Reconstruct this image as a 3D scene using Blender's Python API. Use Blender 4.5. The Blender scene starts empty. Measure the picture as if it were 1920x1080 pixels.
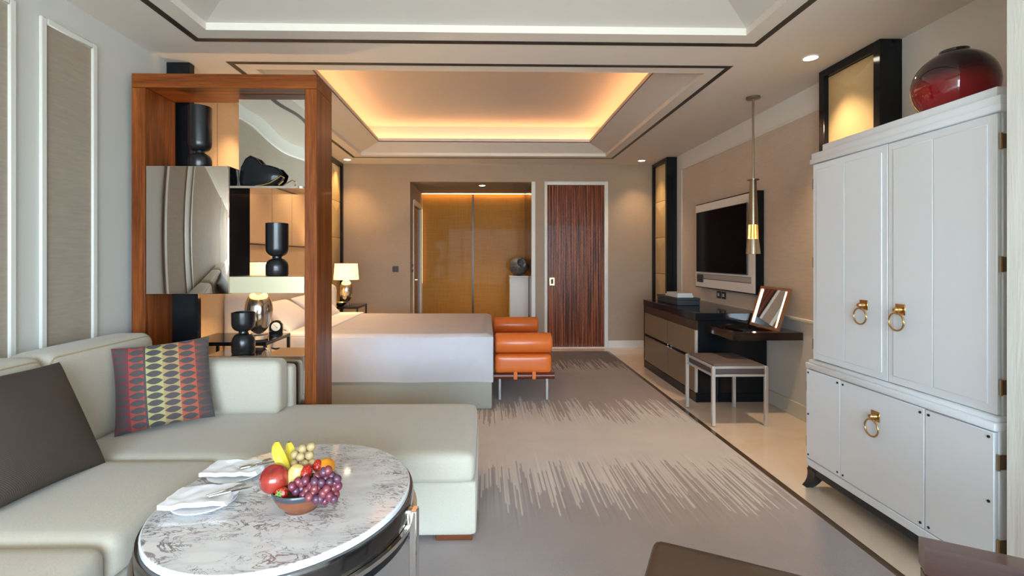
import bpy, bmesh, math, random
from mathutils import Vector, Matrix, noise
random.seed(7)
PI = math.pi
scene = bpy.context.scene
COL = scene.collection

# ------------------------------------------------------------------ camera, sky, exposure
FPX, HZ = 907.0, 1.35
cam_d = bpy.data.cameras.new('camera')
cam_d.sensor_width = 36.0
cam_d.lens = 36.0 * FPX / 1920.0
cam_d.shift_x = (960 - 930) / 1920.0
cam_d.shift_y = (483 - 540) / 1920.0
cam_d.clip_start = 0.02
cam = bpy.data.objects.new('camera', cam_d); COL.objects.link(cam)
cam.location = (0, 0, HZ)
cam.rotation_euler = (PI / 2, 0, -math.radians(1.26))
scene.camera = cam

world = bpy.data.worlds.new('sky'); scene.world = world
world.use_nodes = True
bg = world.node_tree.nodes['Background']
wn_, wl_ = world.node_tree.nodes, world.node_tree.links
w_tc = wn_.new('ShaderNodeTexCoord'); w_sx = wn_.new('ShaderNodeSeparateXYZ'); w_rp = wn_.new('ShaderNodeValToRGB')
w_mr = wn_.new('ShaderNodeMapRange'); w_mr.inputs['From Min'].default_value = -1.0
wl_.new(w_tc.outputs['Generated'], w_sx.inputs[0]); wl_.new(w_sx.outputs[2], w_mr.inputs['Value']); wl_.new(w_mr.outputs[0], w_rp.inputs['Fac'])
w_e = w_rp.color_ramp.elements          # sunlit ground below the horizon, hazy blue sky above
w_e[0].position = 0.49; w_e[0].color = (0.50, 0.58, 0.60, 1)
w_e[1].position = 0.52; w_e[1].color = (0.64, 0.85, 1.06, 1)
wl_.new(w_rp.outputs['Color'], bg.inputs['Color'])
bg.inputs['Strength'].default_value = 12.5

vs = scene.view_settings
vs.view_transform = 'Standard'; vs.look = 'None'; vs.gamma = 1.0
vs.exposure = 0.8
vs.use_curve_mapping = False
scene.cycles.use_denoising = True
scene.cycles.max_bounces = 10
scene.cycles.diffuse_bounces = 6
scene.cycles.glossy_bounces = 6
scene.cycles.transmission_bounces = 6
scene.cycles.sample_clamp_indirect = 6.0
scene.cycles.caustics_reflective = False
scene.cycles.caustics_refractive = False

def lamp(name, kind, loc, power, color, rot=(0, 0, 0), **kw):
    d = bpy.data.lights.new(name, kind); d.energy = power; d.color = color
    for k, v in kw.items(): setattr(d, k, v)
    o = bpy.data.objects.new(name, d); COL.objects.link(o)
    o.location = loc; o.rotation_euler = rot
    return o

XL, XR, YB, YF, ZC = -2.265, 2.645, -3.6, 7.214, 2.74      # room box; YB is the window wall behind the camera
WARM = (1.0, 0.62, 0.30)
# the window opening behind the camera lets the sky in
portal = lamp('window_portal', 'AREA', ((XL + XR) / 2, YB - 0.12, 1.35), 1.0, (1, 1, 1), (PI / 2, 0, 0), shape='RECTANGLE', size=4.6, size_y=2.6)
portal.data.cycles.is_portal = True

# ------------------------------------------------------------------ materials
MATS = {}
def new_mat(name):
    m = bpy.data.materials.new(name); m.use_nodes = True
    MATS[name] = m
    return m, m.node_tree.nodes, m.node_tree.links, m.node_tree.nodes['Principled BSDF']
def M(name, color, rough=0.5, metal=0.0, coat=0.0, spec=0.5, sheen=0.0, trans=0.0, ior=1.45):
    m, n, l, b = new_mat(name)
    b.inputs['Base Color'].default_value = (*color, 1)
    b.inputs['Roughness'].default_value = rough
    b.inputs['Metallic'].default_value = metal
    b.inputs['Coat Weight'].default_value = coat
    b.inputs['Coat Roughness'].default_value = 0.05
    b.inputs['Specular IOR Level'].default_value = spec
    b.inputs['Sheen Weight'].default_value = sheen
    b.inputs['Transmission Weight'].default_value = trans
    b.inputs['IOR'].default_value = ior
    return m
def coords(n, l, scale=(1, 1, 1), kind='Object', rot=(0, 0, 0)):
    tc = n.new('ShaderNodeTexCoord'); mp = n.new('ShaderNodeMapping')
    mp.inputs['Scale'].default_value = scale; mp.inputs['Rotation'].default_value = rot
    l.new(tc.outputs[kind], mp.inputs['Vector'])
    return mp.outputs['Vector']
def nz(n, l, vec, scale=5, detail=4, rough=0.5, dist=0.0):
    t = n.new('ShaderNodeTexNoise')
    t.inputs['Scale'].default_value = scale; t.inputs['Detail'].default_value = detail
    t.inputs['Roughness'].default_value = rough; t.inputs['Distortion'].default_value = dist
    l.new(vec, t.inputs['Vector'])
    return t.outputs['Fac']
def ramp(n, l, fac, stops, interp='LINEAR'):
    r = n.new('ShaderNodeValToRGB'); r.color_ramp.interpolation = interp
    e = r.color_ramp.elements
    while len(e) > 1: e.remove(e[-1])
    e[0].position = stops[0][0]; e[0].color = (*stops[0][1], 1)
    for p, c in stops[1:]:
        k = e.new(p); k.color = (*c, 1)
    l.new(fac, r.inputs['Fac'])
    return r.outputs['Color']
def bump(n, l, b, h, strength=0.2, dist=0.01):
    bp = n.new('ShaderNodeBump'); bp.inputs['Strength'].default_value = strength; bp.inputs['Distance'].default_value = dist
    l.new(h, bp.inputs['Height']); l.new(bp.outputs['Normal'], b.inputs['Normal'])
def math_n(n, l, op, a, b=None, c=None):
    m = n.new('ShaderNodeMath'); m.operation = op
    for i, v in enumerate((a, b, c)):
        if v is None: continue
        if isinstance(v, (int, float)): m.inputs[i].default_value = v
        else: l.new(v, m.inputs[i])
    return m.outputs[0]
def mixc(n, l, fac, a, b):
    m = n.new('ShaderNodeMix'); m.data_type = 'RGBA'
    if isinstance(fac, (int, float)): m.inputs[0].default_value = fac
    else: l.new(fac, m.inputs[0])
    for i, v in ((6, a), (7, b)):
        if isinstance(v, tuple): m.inputs[i].default_value = (*v, 1)
        else: l.new(v, m.inputs[i])
    return m.outputs[2]
def fabric(name, color, var=0.12, scale=60, stretch=(1, 1, 1), rough=0.9, bs=0.25, sheen=0.0):
    m, n, l, b = new_mat(name)
    v = coords(n, l, stretch)
    f = nz(n, l, v, scale, 3, 0.6)
    g = nz(n, l, coords(n, l), 2.5, 2)
    s = math_n(n, l, 'ADD', math_n(n, l, 'MULTIPLY', f, 0.6), math_n(n, l, 'MULTIPLY', g, 0.4))
    lo = tuple(c * (1 - var) for c in color); hi = tuple(min(1, c * (1 + var)) for c in color)
    l.new(ramp(n, l, s, [(0.3, lo), (0.7, hi)]), b.inputs['Base Color'])
    b.inputs['Roughness'].default_value = rough
    b.inputs['Sheen Weight'].default_value = sheen
    b.inputs['Specular IOR Level'].default_value = 0.25
    bump(n, l, b, f, bs, 0.003)
    return m
def wood(name, dark, light, axis='Z', scale=14, rough=0.22, coat=0.5, stretch=0.05):
    m, n, l, b = new_mat(name)
    sc = {'Z': (1, 1, stretch), 'X': (stretch, 1, 1), 'Y': (1, stretch, 1)}[axis]
    f = nz(n, l, coords(n, l, sc), scale, 6, 0.6, 0.6)
    f2 = nz(n, l, coords(n, l, sc), scale * 6, 3, 0.5)
    s = math_n(n, l, 'ADD', math_n(n, l, 'MULTIPLY', f, 0.7), math_n(n, l, 'MULTIPLY', f2, 0.3))
    l.new(ramp(n, l, s, [(0.34, dark), (0.52, tuple((a + c) / 2 for a, c in zip(dark, light))), (0.66, light)]), b.inputs['Base Color'])
    b.inputs['Roughness'].default_value = rough
    b.inputs['Coat Weight'].default_value = coat; b.inputs['Coat Roughness'].default_value = 0.08
    b.inputs['Specular IOR Level'].default_value = 0.15
    return m
def emit(name, color, strength):
    m, n, l, b = new_mat(name)
    b.inputs['Base Color'].default_value = (*color, 1)
    b.inputs['Emission Color'].default_value = (*color, 1); b.inputs['Emission Strength'].default_value = strength
    return m
def steel_mirror(name, color, rough, wave, scale, stretch=(1, 1, 1)):
    m, n, l, b = new_mat(name)
    b.inputs['Base Color'].default_value = (*color, 1); b.inputs['Metallic'].default_value = 1; b.inputs['Roughness'].default_value = rough
    bump(n, l, b, nz(n, l, coords(n, l, stretch), scale, 1, 0.4), wave, 0.05)
    return m

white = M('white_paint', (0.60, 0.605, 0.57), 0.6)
ceil_m = M('ceiling_paint', (0.63, 0.60, 0.55), 0.75)
trimw = M('trim_white', (0.70, 0.69, 0.64), 0.45)
paper = fabric('taupe_wallpaper', (0.36, 0.305, 0.245), 0.10, 90, (1, 0.12, 1.0), 0.8, 0.12)
paper_f = fabric('taupe_wallpaper_end', (0.37, 0.285, 0.21), 0.07, 90, (0.3, 1, 1), 0.8, 0.08)
paper_b = fabric('bedside_wallpaper', (0.60, 0.44, 0.29), 0.07, 90, (1, 0.3, 1), 0.8, 0.08)
paper_r = fabric('taupe_wallpaper_side', (0.58, 0.50, 0.42), 0.08, 90, (1, 0.12, 1.0), 0.8, 0.12)
rosewood = wood('rosewood', (0.080, 0.017, 0.004), (0.31, 0.085, 0.017), 'Z', 20, 0.35, 0.1)
rosewood_x = wood('rosewood_cross', (0.080, 0.017, 0.004), (0.31, 0.085, 0.017), 'X', 20, 0.35, 0.1)
footwood = wood('foot_wood', (0.10, 0.03, 0.012), (0.22, 0.075, 0.03), 'X', 20, 0.3, 0.3)
armwood = wood('arm_wood', (0.045, 0.020, 0.014), (0.10, 0.048, 0.032), 'X', 14, 0.14, 0.6)
black = M('black_lacquer', (0.008, 0.009, 0.011), 0.10, 0, 0.0, 0.3)
blackm = M('black_satin', (0.020, 0.021, 0.023), 0.35)
groove = M('bronze_groove', (0.030, 0.026, 0.022), 0.4)
bronze_v = M('dark_bronze', (0.022, 0.023, 0.026), 0.28, 0.6, 0.3)
chrome = M('chrome', (0.72, 0.72, 0.70), 0.08, 1)
nickel = M('satin_nickel', (0.76, 0.77, 0.76), 0.3, 0.7)
dchrome = M('dark_chrome', (0.085, 0.078, 0.074), 0.14, 0.9, 0.2)
brass = M('brass', (0.66, 0.43, 0.17), 0.2, 1)
abrass = M('aged_brass', (0.42, 0.31, 0.18), 0.32, 0.9)
bronze_p = M('bronze_pendant', (0.32, 0.27, 0.20), 0.28, 1)
pale_gold = M('pale_brushed_gold', (0.72, 0.66, 0.46), 0.34, 0.7)
mirror_a = steel_mirror('steel_mirror_box', (0.66, 0.59, 0.53), 0.03, 0.10, 1.8, (1, 1, 0.45))
mirror_b = steel_mirror('steel_mirror_back', (0.78, 0.76, 0.70), 0.025, 0.30, 1.7, (1, 1, 1))
mirror_c = M('flat_mirror', (0.82, 0.80, 0.77), 0.02, 1)
champagne = M('champagne_front', (0.25, 0.195, 0.125), 0.3, 0.25, 0.1)
led_strip = emit('cove_led', (1.0, 0.50, 0.22), 10.5)
spot_m = emit('downlight_glow', (1.0, 0.86, 0.66), 14.0)
vanity_led = emit('vanity_led', (1.0, 0.86, 0.72), 4.0)
pend_glow = emit('pendant_glow', (1.0, 0.52, 0.12), 1.6)

def marble_floor():
    m, n, l, b = new_mat('beige_marble_floor')
    f = nz(n, l, coords(n, l), 1.6, 8, 0.6, 1.2)
    l.new(ramp(n, l, f, [(0.3, (0.74, 0.60, 0.46)), (0.5, (0.81, 0.67, 0.53)), (0.72, (0.84, 0.72, 0.59))]), b.inputs['Base Color'])
    b.inputs['Roughness'].default_value = 0.07
    return m
floor_m = marble_floor()
def carpet_mat():
    m, n, l, b = new_mat('streaked_carpet')
    tc = n.new('ShaderNodeTexCoord'); sx = n.new('ShaderNodeSeparateXYZ'); l.new(tc.outputs['Object'], sx.inputs[0])
    X, Y = sx.outputs[0], sx.outputs[1]
    def cellrand(width, seed):
        c = math_n(n, l, 'FLOOR', math_n(n, l, 'DIVIDE', X, width))
        w = n.new('ShaderNodeTexWhiteNoise'); w.noise_dimensions = '2D'
        cb = n.new('ShaderNodeCombineXYZ'); l.new(c, cb.inputs[0]); cb.inputs[1].default_value = seed
        l.new(cb.outputs[0], w.inputs['Vector'])
        return w.outputs['Value']
    def big(seed):
        cb = n.new('ShaderNodeCombineXYZ'); l.new(X, cb.inputs[0]); cb.inputs[1].default_value = seed
        return nz(n, l, cb.outputs[0], 2.3, 1)
    def boundary(y0, amp, seed, w=0.009):
        # 1 beyond the ragged edge, 0 on the near side; every thread of the pile ends somewhere else
        r = math_n(n, l, 'SUBTRACT', cellrand(w, seed), 0.5)
        g = math_n(n, l, 'SUBTRACT', big(seed), 0.5)
        edge = math_n(n, l, 'ADD', math_n(n, l, 'ADD', math_n(n, l, 'MULTIPLY', r, amp), math_n(n, l, 'MULTIPLY', g, amp * 0.9)), y0)
        mr = n.new('ShaderNodeMapRange'); mr.interpolation_type = 'SMOOTHSTEP'
        l.new(math_n(n, l, 'SUBTRACT', Y, edge), mr.inputs['Value'])
        mr.inputs['From Min'].default_value = -0.015; mr.inputs['From Max'].default_value = 0.015
        return mr.outputs['Result']
    mauve, beige, taupe, brown = (0.350, 0.300, 0.285), (0.555, 0.500, 0.450), (0.345, 0.270, 0.232), (0.120, 0.082, 0.052)
    c = mixc(n, l, boundary(2.86, 0.72, 3.0), mauve, beige)
    c = mixc(n, l, boundary(4.25, 0.62, 11.0), c, taupe)
    c = mixc(n, l, boundary(6.05, 0.62, 23.0), c, brown)
    # single threads lighter or darker than their ground close to each ragged edge
    for (y0, half, seed) in ((2.86, 0.42, 41.0), (4.25, 0.36, 43.0), (6.05, 0.36, 47.0)):
        dn = math_n(n, l, 'DIVIDE', math_n(n, l, 'SUBTRACT', Y, math_n(n, l, 'ADD', y0, math_n(n, l, 'MULTIPLY', math_n(n, l, 'SUBTRACT', cellrand(0.0105, seed + 60), 0.5), half))), half * 0.75)
        env = math_n(n, l, 'MAXIMUM', math_n(n, l, 'SUBTRACT', 1.0, math_n(n, l, 'MULTIPLY', dn, dn)), 0.0)
        k = math_n(n, l, 'ADD', 1.0, math_n(n, l, 'MULTIPLY', math_n(n, l, 'MULTIPLY', math_n(n, l, 'SUBTRACT', cellrand(0.0105, seed), 0.5), 0.3), env))
        vs_ = n.new('ShaderNodeVectorMath'); vs_.operation = 'SCALE'
        l.new(c, vs_.inputs[0]); l.new(k, vs_.inputs['Scale']); c = vs_.outputs[0]
    f = nz(n, l, coords(n, l), 260, 2)
    g = nz(n, l, coords(n, l), 3, 3)
    s = math_n(n, l, 'ADD', math_n(n, l, 'MULTIPLY', f, 0.22), math_n(n, l, 'MULTIPLY', g, 0.26))
    s = math_n(n, l, 'ADD', s, 0.76)
    vm = n.new('ShaderNodeVectorMath'); vm.operation = 'SCALE'
    l.new(c, vm.inputs[0]); l.new(s, vm.inputs['Scale'])
    l.new(vm.outputs[0], b.inputs['Base Color'])
    b.inputs['Roughness'].default_value = 1.0; b.inputs['Specular IOR Level'].default_value = 0.1
    b.inputs['Sheen Weight'].default_value = 0.15
    bump(n, l, b, f, 0.4, 0.004)
    return m
carpet_m = carpet_mat()
sofa_m = fabric('sofa_chenille', (0.50, 0.46, 0.375), 0.07, 140, (1, 1, 1), 0.9, 0.2, 0.25)
pipe_m = fabric('sofa_piping', (0.42, 0.33, 0.20), 0.1, 140)
def silk():
    m, n, l, b = new_mat('brown_ribbed_silk')
    w = n.new('ShaderNodeTexWave'); w.wave_type = 'BANDS'; w.bands_direction = 'DIAGONAL'
    w.inputs['Scale'].default_value = 95; w.inputs['Distortion'].default_value = 1.6; w.inputs['Detail'].default_value = 0; w.inputs['Detail Scale'].default_value = 0.12
    l.new(coords(n, l), w.inputs['Vector'])
    l.new(ramp(n, l, w.outputs['Fac'], [(0.25, (0.052, 0.040, 0.032)), (0.75, (0.080, 0.062, 0.050))]), b.inputs['Base Color'])
    b.inputs['Roughness'].default_value = 0.6; b.inputs['Specular IOR Level'].default_value = 0.2
    bump(n, l, b, w.outputs['Fac'], 0.2, 0.002)
    return m
brownpil = silk()
linen = fabric('bed_linen', (0.88, 0.86, 0.88), 0.03, 8, (1, 1, 1), 0.85, 0.12)
bedbase = fabric('bed_base_fabric', (0.34, 0.335, 0.285), 0.06, 150)
headfab = fabric('headboard_fabric', (0.66, 0.58, 0.49), 0.05, 150)
orange_l = M('orange_leather', (0.62, 0.135, 0.022), 0.33, 0, 0.15)
brown_l = M('brown_leather', (0.085, 0.055, 0.036), 0.38, 0, 0.1)
stool_f = fabric('stool_fabric', (0.115, 0.088, 0.080), 0.12, 120)
armoire_m = M('armoire_lacquer', (0.74, 0.775, 0.80), 0.3, 0, 0.1)
gold_l = fabric('gold_leather_panel', (0.52, 0.39, 0.20), 0.05, 40, (1, 1, 1), 0.42, 0.06)
def zebra():
    m, n, l, b = new_mat('zebrawood_reeds')
    v = coords(n, l, (1, 1, 0.02))
    f = nz(n, l, v, 42, 2, 0.5); f2 = nz(n, l, v, 120, 2)
    s = math_n(n, l, 'ADD', math_n(n, l, 'MULTIPLY', f, 0.75), math_n(n, l, 'MULTIPLY', f2, 0.25))
    l.new(ramp(n, l, s, [(0.40, (0.055, 0.011, 0.004)), (0.50, (0.17, 0.038, 0.011)), (0.60, (0.31, 0.082, 0.024))]), b.inputs['Base Color'])
    b.inputs['Roughness'].default_value = 0.3; b.inputs['Coat Weight'].default_value = 0.1; b.inputs['Specular IOR Level'].default_value = 0.25
    return m
zebra_m = zebra()
def goldglass():
    m, n, l, b = new_mat('gold_fabric_glass')
    f = nz(n, l, coords(n, l, (1, 1, 0.06)), 70, 3)
    g = nz(n, l, coords(n, l, (0.06, 1, 1)), 70, 3)
    s = math_n(n, l, 'ADD', math_n(n, l, 'MULTIPLY', f, 0.5), math_n(n, l, 'MULTIPLY', g, 0.5))
    l.new(ramp(n, l, s, [(0.30, (0.36, 0.150, 0.022)), (0.70, (0.45, 0.205, 0.036))]), b.inputs['Base Color'])
    b.inputs['Roughness'].default_value = 0.5; b.inputs['Coat Weight'].default_value = 0.04; b.inputs['Coat Roughness'].default_value = 0.05; b.inputs['Specular IOR Level'].default_value = 0.1
    return m
goldglass_m = goldglass()
def table_marble():
    m, n, l, b = new_mat('veined_white_marble')
    v = coords(n, l, (1, 2.4, 1), rot=(0, 0, 0.35))
    w = nz(n, l, v, 7, 9, 0.62, 2.6)
    d = math_n(n, l, 'ABSOLUTE', math_n(n, l, 'SUBTRACT', w, 0.5))
    patch = nz(n, l, coords(n, l), 5.5, 3)
    thr = math_n(n, l, 'MULTIPLY', math_n(n, l, 'MAXIMUM', math_n(n, l, 'SUBTRACT', patch, 0.42), 0.0), 0.17)
    k = math_n(n, l, 'LESS_THAN', d, thr)
    base = ramp(n, l, nz(n, l, v, 4, 6, 0.6, 1), [(0.3, (0.56, 0.57, 0.58)), (0.55, (0.72, 0.715, 0.71)), (0.75, (0.76, 0.735, 0.71))])
    vein = ramp(n, l, nz(n, l, v, 14, 3), [(0.4, (0.10, 0.075, 0.09)), (0.65, (0.36, 0.28, 0.29))])
    kk = math_n(n, l, 'MULTIPLY', k, 0.8)
    l.new(mixc(n, l, kk, base, vein), b.inputs['Base Color'])
    b.inputs['Roughness'].default_value = 0.06
    return m
tmarble = table_marble()
def pillow_pattern():
    m, n, l, b = new_mat('leaf_pattern_fabric')
    tc = n.new('ShaderNodeTexCoord'); sx = n.new('ShaderNodeSeparateXYZ'); l.new(tc.outputs['Object'], sx.inputs[0])
    X, Z = sx.outputs[0], sx.outputs[2]
    u = math_n(n, l, 'DIVIDE', math_n(n, l, 'ADD', X, 0.2225), 0.445)
    colr = ramp(n, l, u, [(0.0, (0.16, 0.024, 0.034)), (0.167, (0.32, 0.045, 0.032)), (0.31, (0.065, 0.048, 0.048)), (0.333, (0.36, 0.32, 0.12)),
                          (0.5, (0.33, 0.22, 0.095)), (0.667, (0.36, 0.075, 0.035)), (0.833, (0.17, 0.045, 0.03)), (0.93, (0.075, 0.06, 0.056))], 'CONSTANT')
    ncol = 6.0
    cu = math_n(n, l, 'MULTIPLY', u, ncol)
    ci = math_n(n, l, 'FLOOR', cu)
    fx = math_n(n, l, 'MULTIPLY', math_n(n, l, 'SUBTRACT', math_n(n, l, 'FRACT', cu), 0.5), 2.0)
    off = math_n(n, l, 'MULTIPLY', ci, 0.37)
    wn = nz(n, l, coords(n, l), 3, 1)
    v = math_n(n, l, 'ADD', math_n(n, l, 'ADD', math_n(n, l, 'MULTIPLY', Z, 27.0), off), math_n(n, l, 'MULTIPLY', wn, 0.5))
    fz = math_n(n, l, 'ABSOLUTE', math_n(n, l, 'MULTIPLY', math_n(n, l, 'SUBTRACT', math_n(n, l, 'FRACT', v), 0.5), 2.0))
    lim = math_n(n, l, 'MULTIPLY', math_n(n, l, 'SUBTRACT', 1.0, math_n(n, l, 'MULTIPLY', fx, fx)), 0.86)
    leaf = math_n(n, l, 'LESS_THAN', fz, lim)
    l.new(mixc(n, l, leaf, colr, (0.060, 0.050, 0.050)), b.inputs['Base Color'])
    b.inputs['Roughness'].default_value = 0.75; b.inputs['Sheen Weight'].default_value = 0.1
    bump(n, l, b, nz(n, l, coords(n, l), 300, 2), 0.2, 0.002)
    return m
pattern_m = pillow_pattern()

# ------------------------------------------------------------------ mesh helpers
def finish(bm, smooth=True):
    bmesh.ops.recalc_face_normals(bm, faces=bm.faces[:])
    for f in bm.faces: f.smooth = smooth
    if smooth:
        for e in bm.edges:
            if len(e.link_faces) == 2 and e.calc_face_angle(0) > math.radians(38): e.smooth = False
def ob(name, bm, mat, parent=None, local=False, smooth=True):
    finish(bm, smooth)
    me = bpy.data.meshes.new(name); bm.to_mesh(me); bm.free()
    me.materials.append(mat)
    o = bpy.data.objects.new(name, me); COL.objects.link(o)
    if parent is not None:
        o.parent = parent
        if not local: o.matrix_parent_inverse = world_of(parent).inverted()
    return o
def world_of(o):
    if o.parent is not None:
        return world_of(o.parent) @ o.matrix_parent_inverse @ o.matrix_basis
    return o.matrix_basis.copy()
def tag(o, label=None, cat=None, group=None, kind=None):
    if label: o['label'] = label
    if cat: o['category'] = cat
    if group: o['group'] = group
    if kind: o['kind'] = kind
    return o
def thing(name, label, cat, loc=(0, 0, 0), rz=0, group=None):
    o = bpy.data.objects.new(name, None); COL.objects.link(o)
    o.empty_display_size = 0.1
    o.location = loc; o.rotation_euler = (0, 0, rz)
    o.matrix_basis = Matrix.Translation(loc) @ Matrix.Rotation(rz, 4, 'Z')
    return tag(o, label, cat, group)
def center_origin(o, c):
    # put the object's origin at c (world) without moving it
    o.data.transform(Matrix.Translation(-Vector(c))); o.location = c
    return o
def NB(): return bmesh.new()
def box(bm, x0, x1, y0, y1, z0, z1, bev=0.0, seg=2):
    mtx = Matrix.Translation(((x0 + x1) / 2, (y0 + y1) / 2, (z0 + z1) / 2)) @ Matrix.Diagonal((abs(x1 - x0), abs(y1 - y0), abs(z1 - z0), 1))
    r = bmesh.ops.create_cube(bm, size=1, matrix=mtx)
    if bev > 0:
        es = list({e for v in r['verts'] for e in v.link_edges})
        bmesh.ops.bevel(bm, geom=es, offset=bev, segments=seg, profile=0.5, affect='EDGES')
    return bm
def B(*a, **k): return box(NB(), *a, **k)
def lathe(bm, prof, c=(0, 0, 0), seg=32, cap=True, sx=1.0, sy=1.0):
    rings = []
    for r, z in prof:
        rings.append([bm.verts.new((c[0] + sx * r * math.cos(2 * PI * i / seg), c[1] + sy * r * math.sin(2 * PI * i / seg), c[2] + z)) for i in range(seg)])
    for a, b in zip(rings, rings[1:]):
        for i in range(seg):
            j = (i + 1) % seg
            bm.faces.new((a[i], a[j], b[j], b[i]))
    if cap:
        if prof[0][0] > 1e-6: bm.faces.new(rings[0][::-1])
        if prof[-1][0] > 1e-6: bm.faces.new(rings[-1])
    bmesh.ops.remove_doubles(bm, verts=bm.verts[:], dist=1e-6)
    return bm
def L(prof, c=(0, 0, 0), seg=32, **k): return lathe(NB(), prof, c, seg, **k)
def tube(bm, pts, r, seg=8, closed=False, radii=None):
    pts = [Vector(p) for p in pts]; rings = []
    N = len(pts)
    up = Vector((0, 0, 1))
    for i, p in enumerate(pts):
        a = pts[(i - 1) % N] if (closed or i > 0) else p
        b = pts[(i + 1) % N] if (closed or i < N - 1) else p
        t = (b - a).normalized()
        s = t.cross(up)
        if s.length < 1e-3: s = t.cross(Vector((1, 0, 0)))
        s.normalize(); q = s.cross(t).normalized()
        rr = radii[i] if radii else r
        rings.append([bm.verts.new(p + s * rr * math.cos(2 * PI * k / seg) + q * rr * math.sin(2 * PI * k / seg)) for k in range(seg)])
    for i in range(N if closed else N - 1):
        a, b = rings[i], rings[(i + 1) % N]
        for k in range(seg):
            j = (k + 1) % seg
            bm.faces.new((a[k], a[j], b[j], b[k]))
    if not closed:
        bm.faces.new(rings[0][::-1]); bm.faces.new(rings[-1])
    return bm
def Tb(pts, r, seg=8, **k): return tube(NB(), pts, r, seg, **k)
def cushion(x0, x1, y0, y1, z0, z1, r=0.03, puff=(0, 0, 0), n=12, bm=None):
    own = NB()
    bmesh.ops.create_cube(own, size=2)
    bmesh.ops.subdivide_edges(own, edges=own.edges[:], cuts=n, use_grid_fill=True)
    h = Vector(((x1 - x0) / 2, (y1 - y0) / 2, (z1 - z0) / 2)); c = Vector(((x0 + x1) / 2, (y0 + y1) / 2, (z0 + z1) / 2))
    for v in own.verts:
        s = Vector([math.sin(PI / 2 * q) for q in v.co])
        p = Vector([s[i] * h[i] for i in range(3)])
        inner = Vector([max(-(h[i] - r), min(h[i] - r, p[i])) for i in range(3)])
        d = p - inner
        if d.length > 1e-6: p = inner + d.normalized() * r
        m = [1 - abs(s[i]) ** 2.5 for i in range(3)]
        for i in range(3):
            if puff[i]: p[i] += s[i] * puff[i] * m[(i + 1) % 3] * m[(i + 2) % 3]
        v.co = p + c
    if bm is None: return own
    me = bpy.data.meshes.new('t'); own.to_mesh(me); bm.from_mesh(me); bpy.data.meshes.remove(me); own.free()
    return bm
def pillow(w, h, t, n=18, c=0.05):
    # lies in the local XZ plane, thickness along Y
    bm = NB()
    for sgn in (-1, 1):
        g = []
        for j in range(n + 1):
            row = []
            for i in range(n + 1):
                u = math.sin(PI / 2 * (2 * i / n - 1)); v = math.sin(PI / 2 * (2 * j / n - 1))
                x = w / 2 * u * (1 - c * (1 - v * v)); z = h / 2 * v * (1 - c * (1 - u * u))
                y = sgn * t / 2 * max(0.0, (1 - u * u) * (1 - v * v)) ** 0.42
                y += 0.006 * noise.noise(Vector((x * 9, z * 9, sgn * 3.0))) * (1 - u * u) * (1 - v * v)
                row.append(bm.verts.new((x, y, z)))
            g.append(row)
        for j in range(n):
            for i in range(n):
                q = (g[j][i], g[j][i + 1], g[j + 1][i + 1], g[j + 1][i])
                bm.faces.new(q if sgn < 0 else q[::-1])
    bmesh.ops.remove_doubles(bm, verts=bm.verts[:], dist=1e-5)
    return bm
def ring(bm, c, R, r, axis='X', seg=36, k=8, squash=1.0):
    pts = []
    for i in range(seg):
        a = 2 * PI * i / seg; p, q = R * math.cos(a), R * math.sin(a) * squash
        pts.append({'X': (c[0], c[1] + p, c[2] + q), 'Y': (c[0] + p, c[1], c[2] + q), 'Z': (c[0] + p, c[1] + q, c[2])}[axis])
    return tube(bm, pts, r, k, closed=True)
def poly_prism(bm, pts, axis_vec):
    # extrude a planar polygon (list of 3D points) by a vector
    a = [bm.verts.new(p) for p in pts]; d = Vector(axis_vec)
    b = [bm.verts.new(Vector(p) + d) for p in pts]
    bm.faces.new(a[::-1]); bm.faces.new(b)
    for i in range(len(a)):
        j = (i + 1) % len(a); bm.faces.new((a[i], a[j], b[j], b[i]))
    return bm
def struct(name, bm, mat, label=None, parent=None, smooth=False):
    o = ob(name, bm, mat, parent, smooth=smooth)
    if parent is None: tag(o, label, None, None, 'structure')
    return o
def copy_tree(o, parent=None):
    c = o.copy(); COL.objects.link(c)
    if parent is not None: c.parent = parent
    for ch in [x for x in bpy.data.objects if x.parent == o]: copy_tree(ch, c)
    return c

# ------------------------------------------------------------------ the room shell
struct('floor', B(XL - 0.2, XR + 0.2, YB - 0.2, 8.8, -0.12, 0.0), floor_m, 'polished beige marble floor along the furniture wall')
CX = 1.735
struct('floor_carpet', B(XL, CX, YB, 6.885, 0.0, 0.006), carpet_m, 'fitted taupe carpet with ragged streaked bands across it')
b = B(CX, CX + 0.038, YB, 6.885, 0.0, 0.007); box(b, XL, CX + 0.038, 6.885, 6.915, 0.0, 0.007)
struct('trim_1', b, M('brown_stone_strip', (0.10, 0.062, 0.036), 0.15), 'thin dark brown strip edging the carpet')

# walls
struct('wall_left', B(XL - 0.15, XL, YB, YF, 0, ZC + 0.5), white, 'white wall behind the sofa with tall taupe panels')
wl = bpy.data.objects['wall_left']
def wall_panel(y0, y1, z0, z1):
    # a tall taupe panel in a white picture-frame moulding on the sofa wall
    ob('wall_panel', B(XL, XL + 0.006, y0 + 0.03, y1 - 0.03, z0 + 0.03, z1 - 0.03), paper, wl)
    m = NB(); w = 0.034
    for (a, c, e, g) in ((y0, y0 + w, z0, z1), (y1 - w, y1, z0, z1), (y0 + w, y1 - w, z0, z0 + w), (y0 + w, y1 - w, z1 - w, z1)):
        box(m, XL, XL + 0.018, a, c, e, g, 0.005, 1)
    ob('panel_moulding', m, trimw, wl)
for (y0, y1) in ((2.50, 2.857), (0.25, 2.372), (-1.5, 0.12), (-3.3, -1.63)): wall_panel(y0, y1, 0.55, 2.58)
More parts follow.
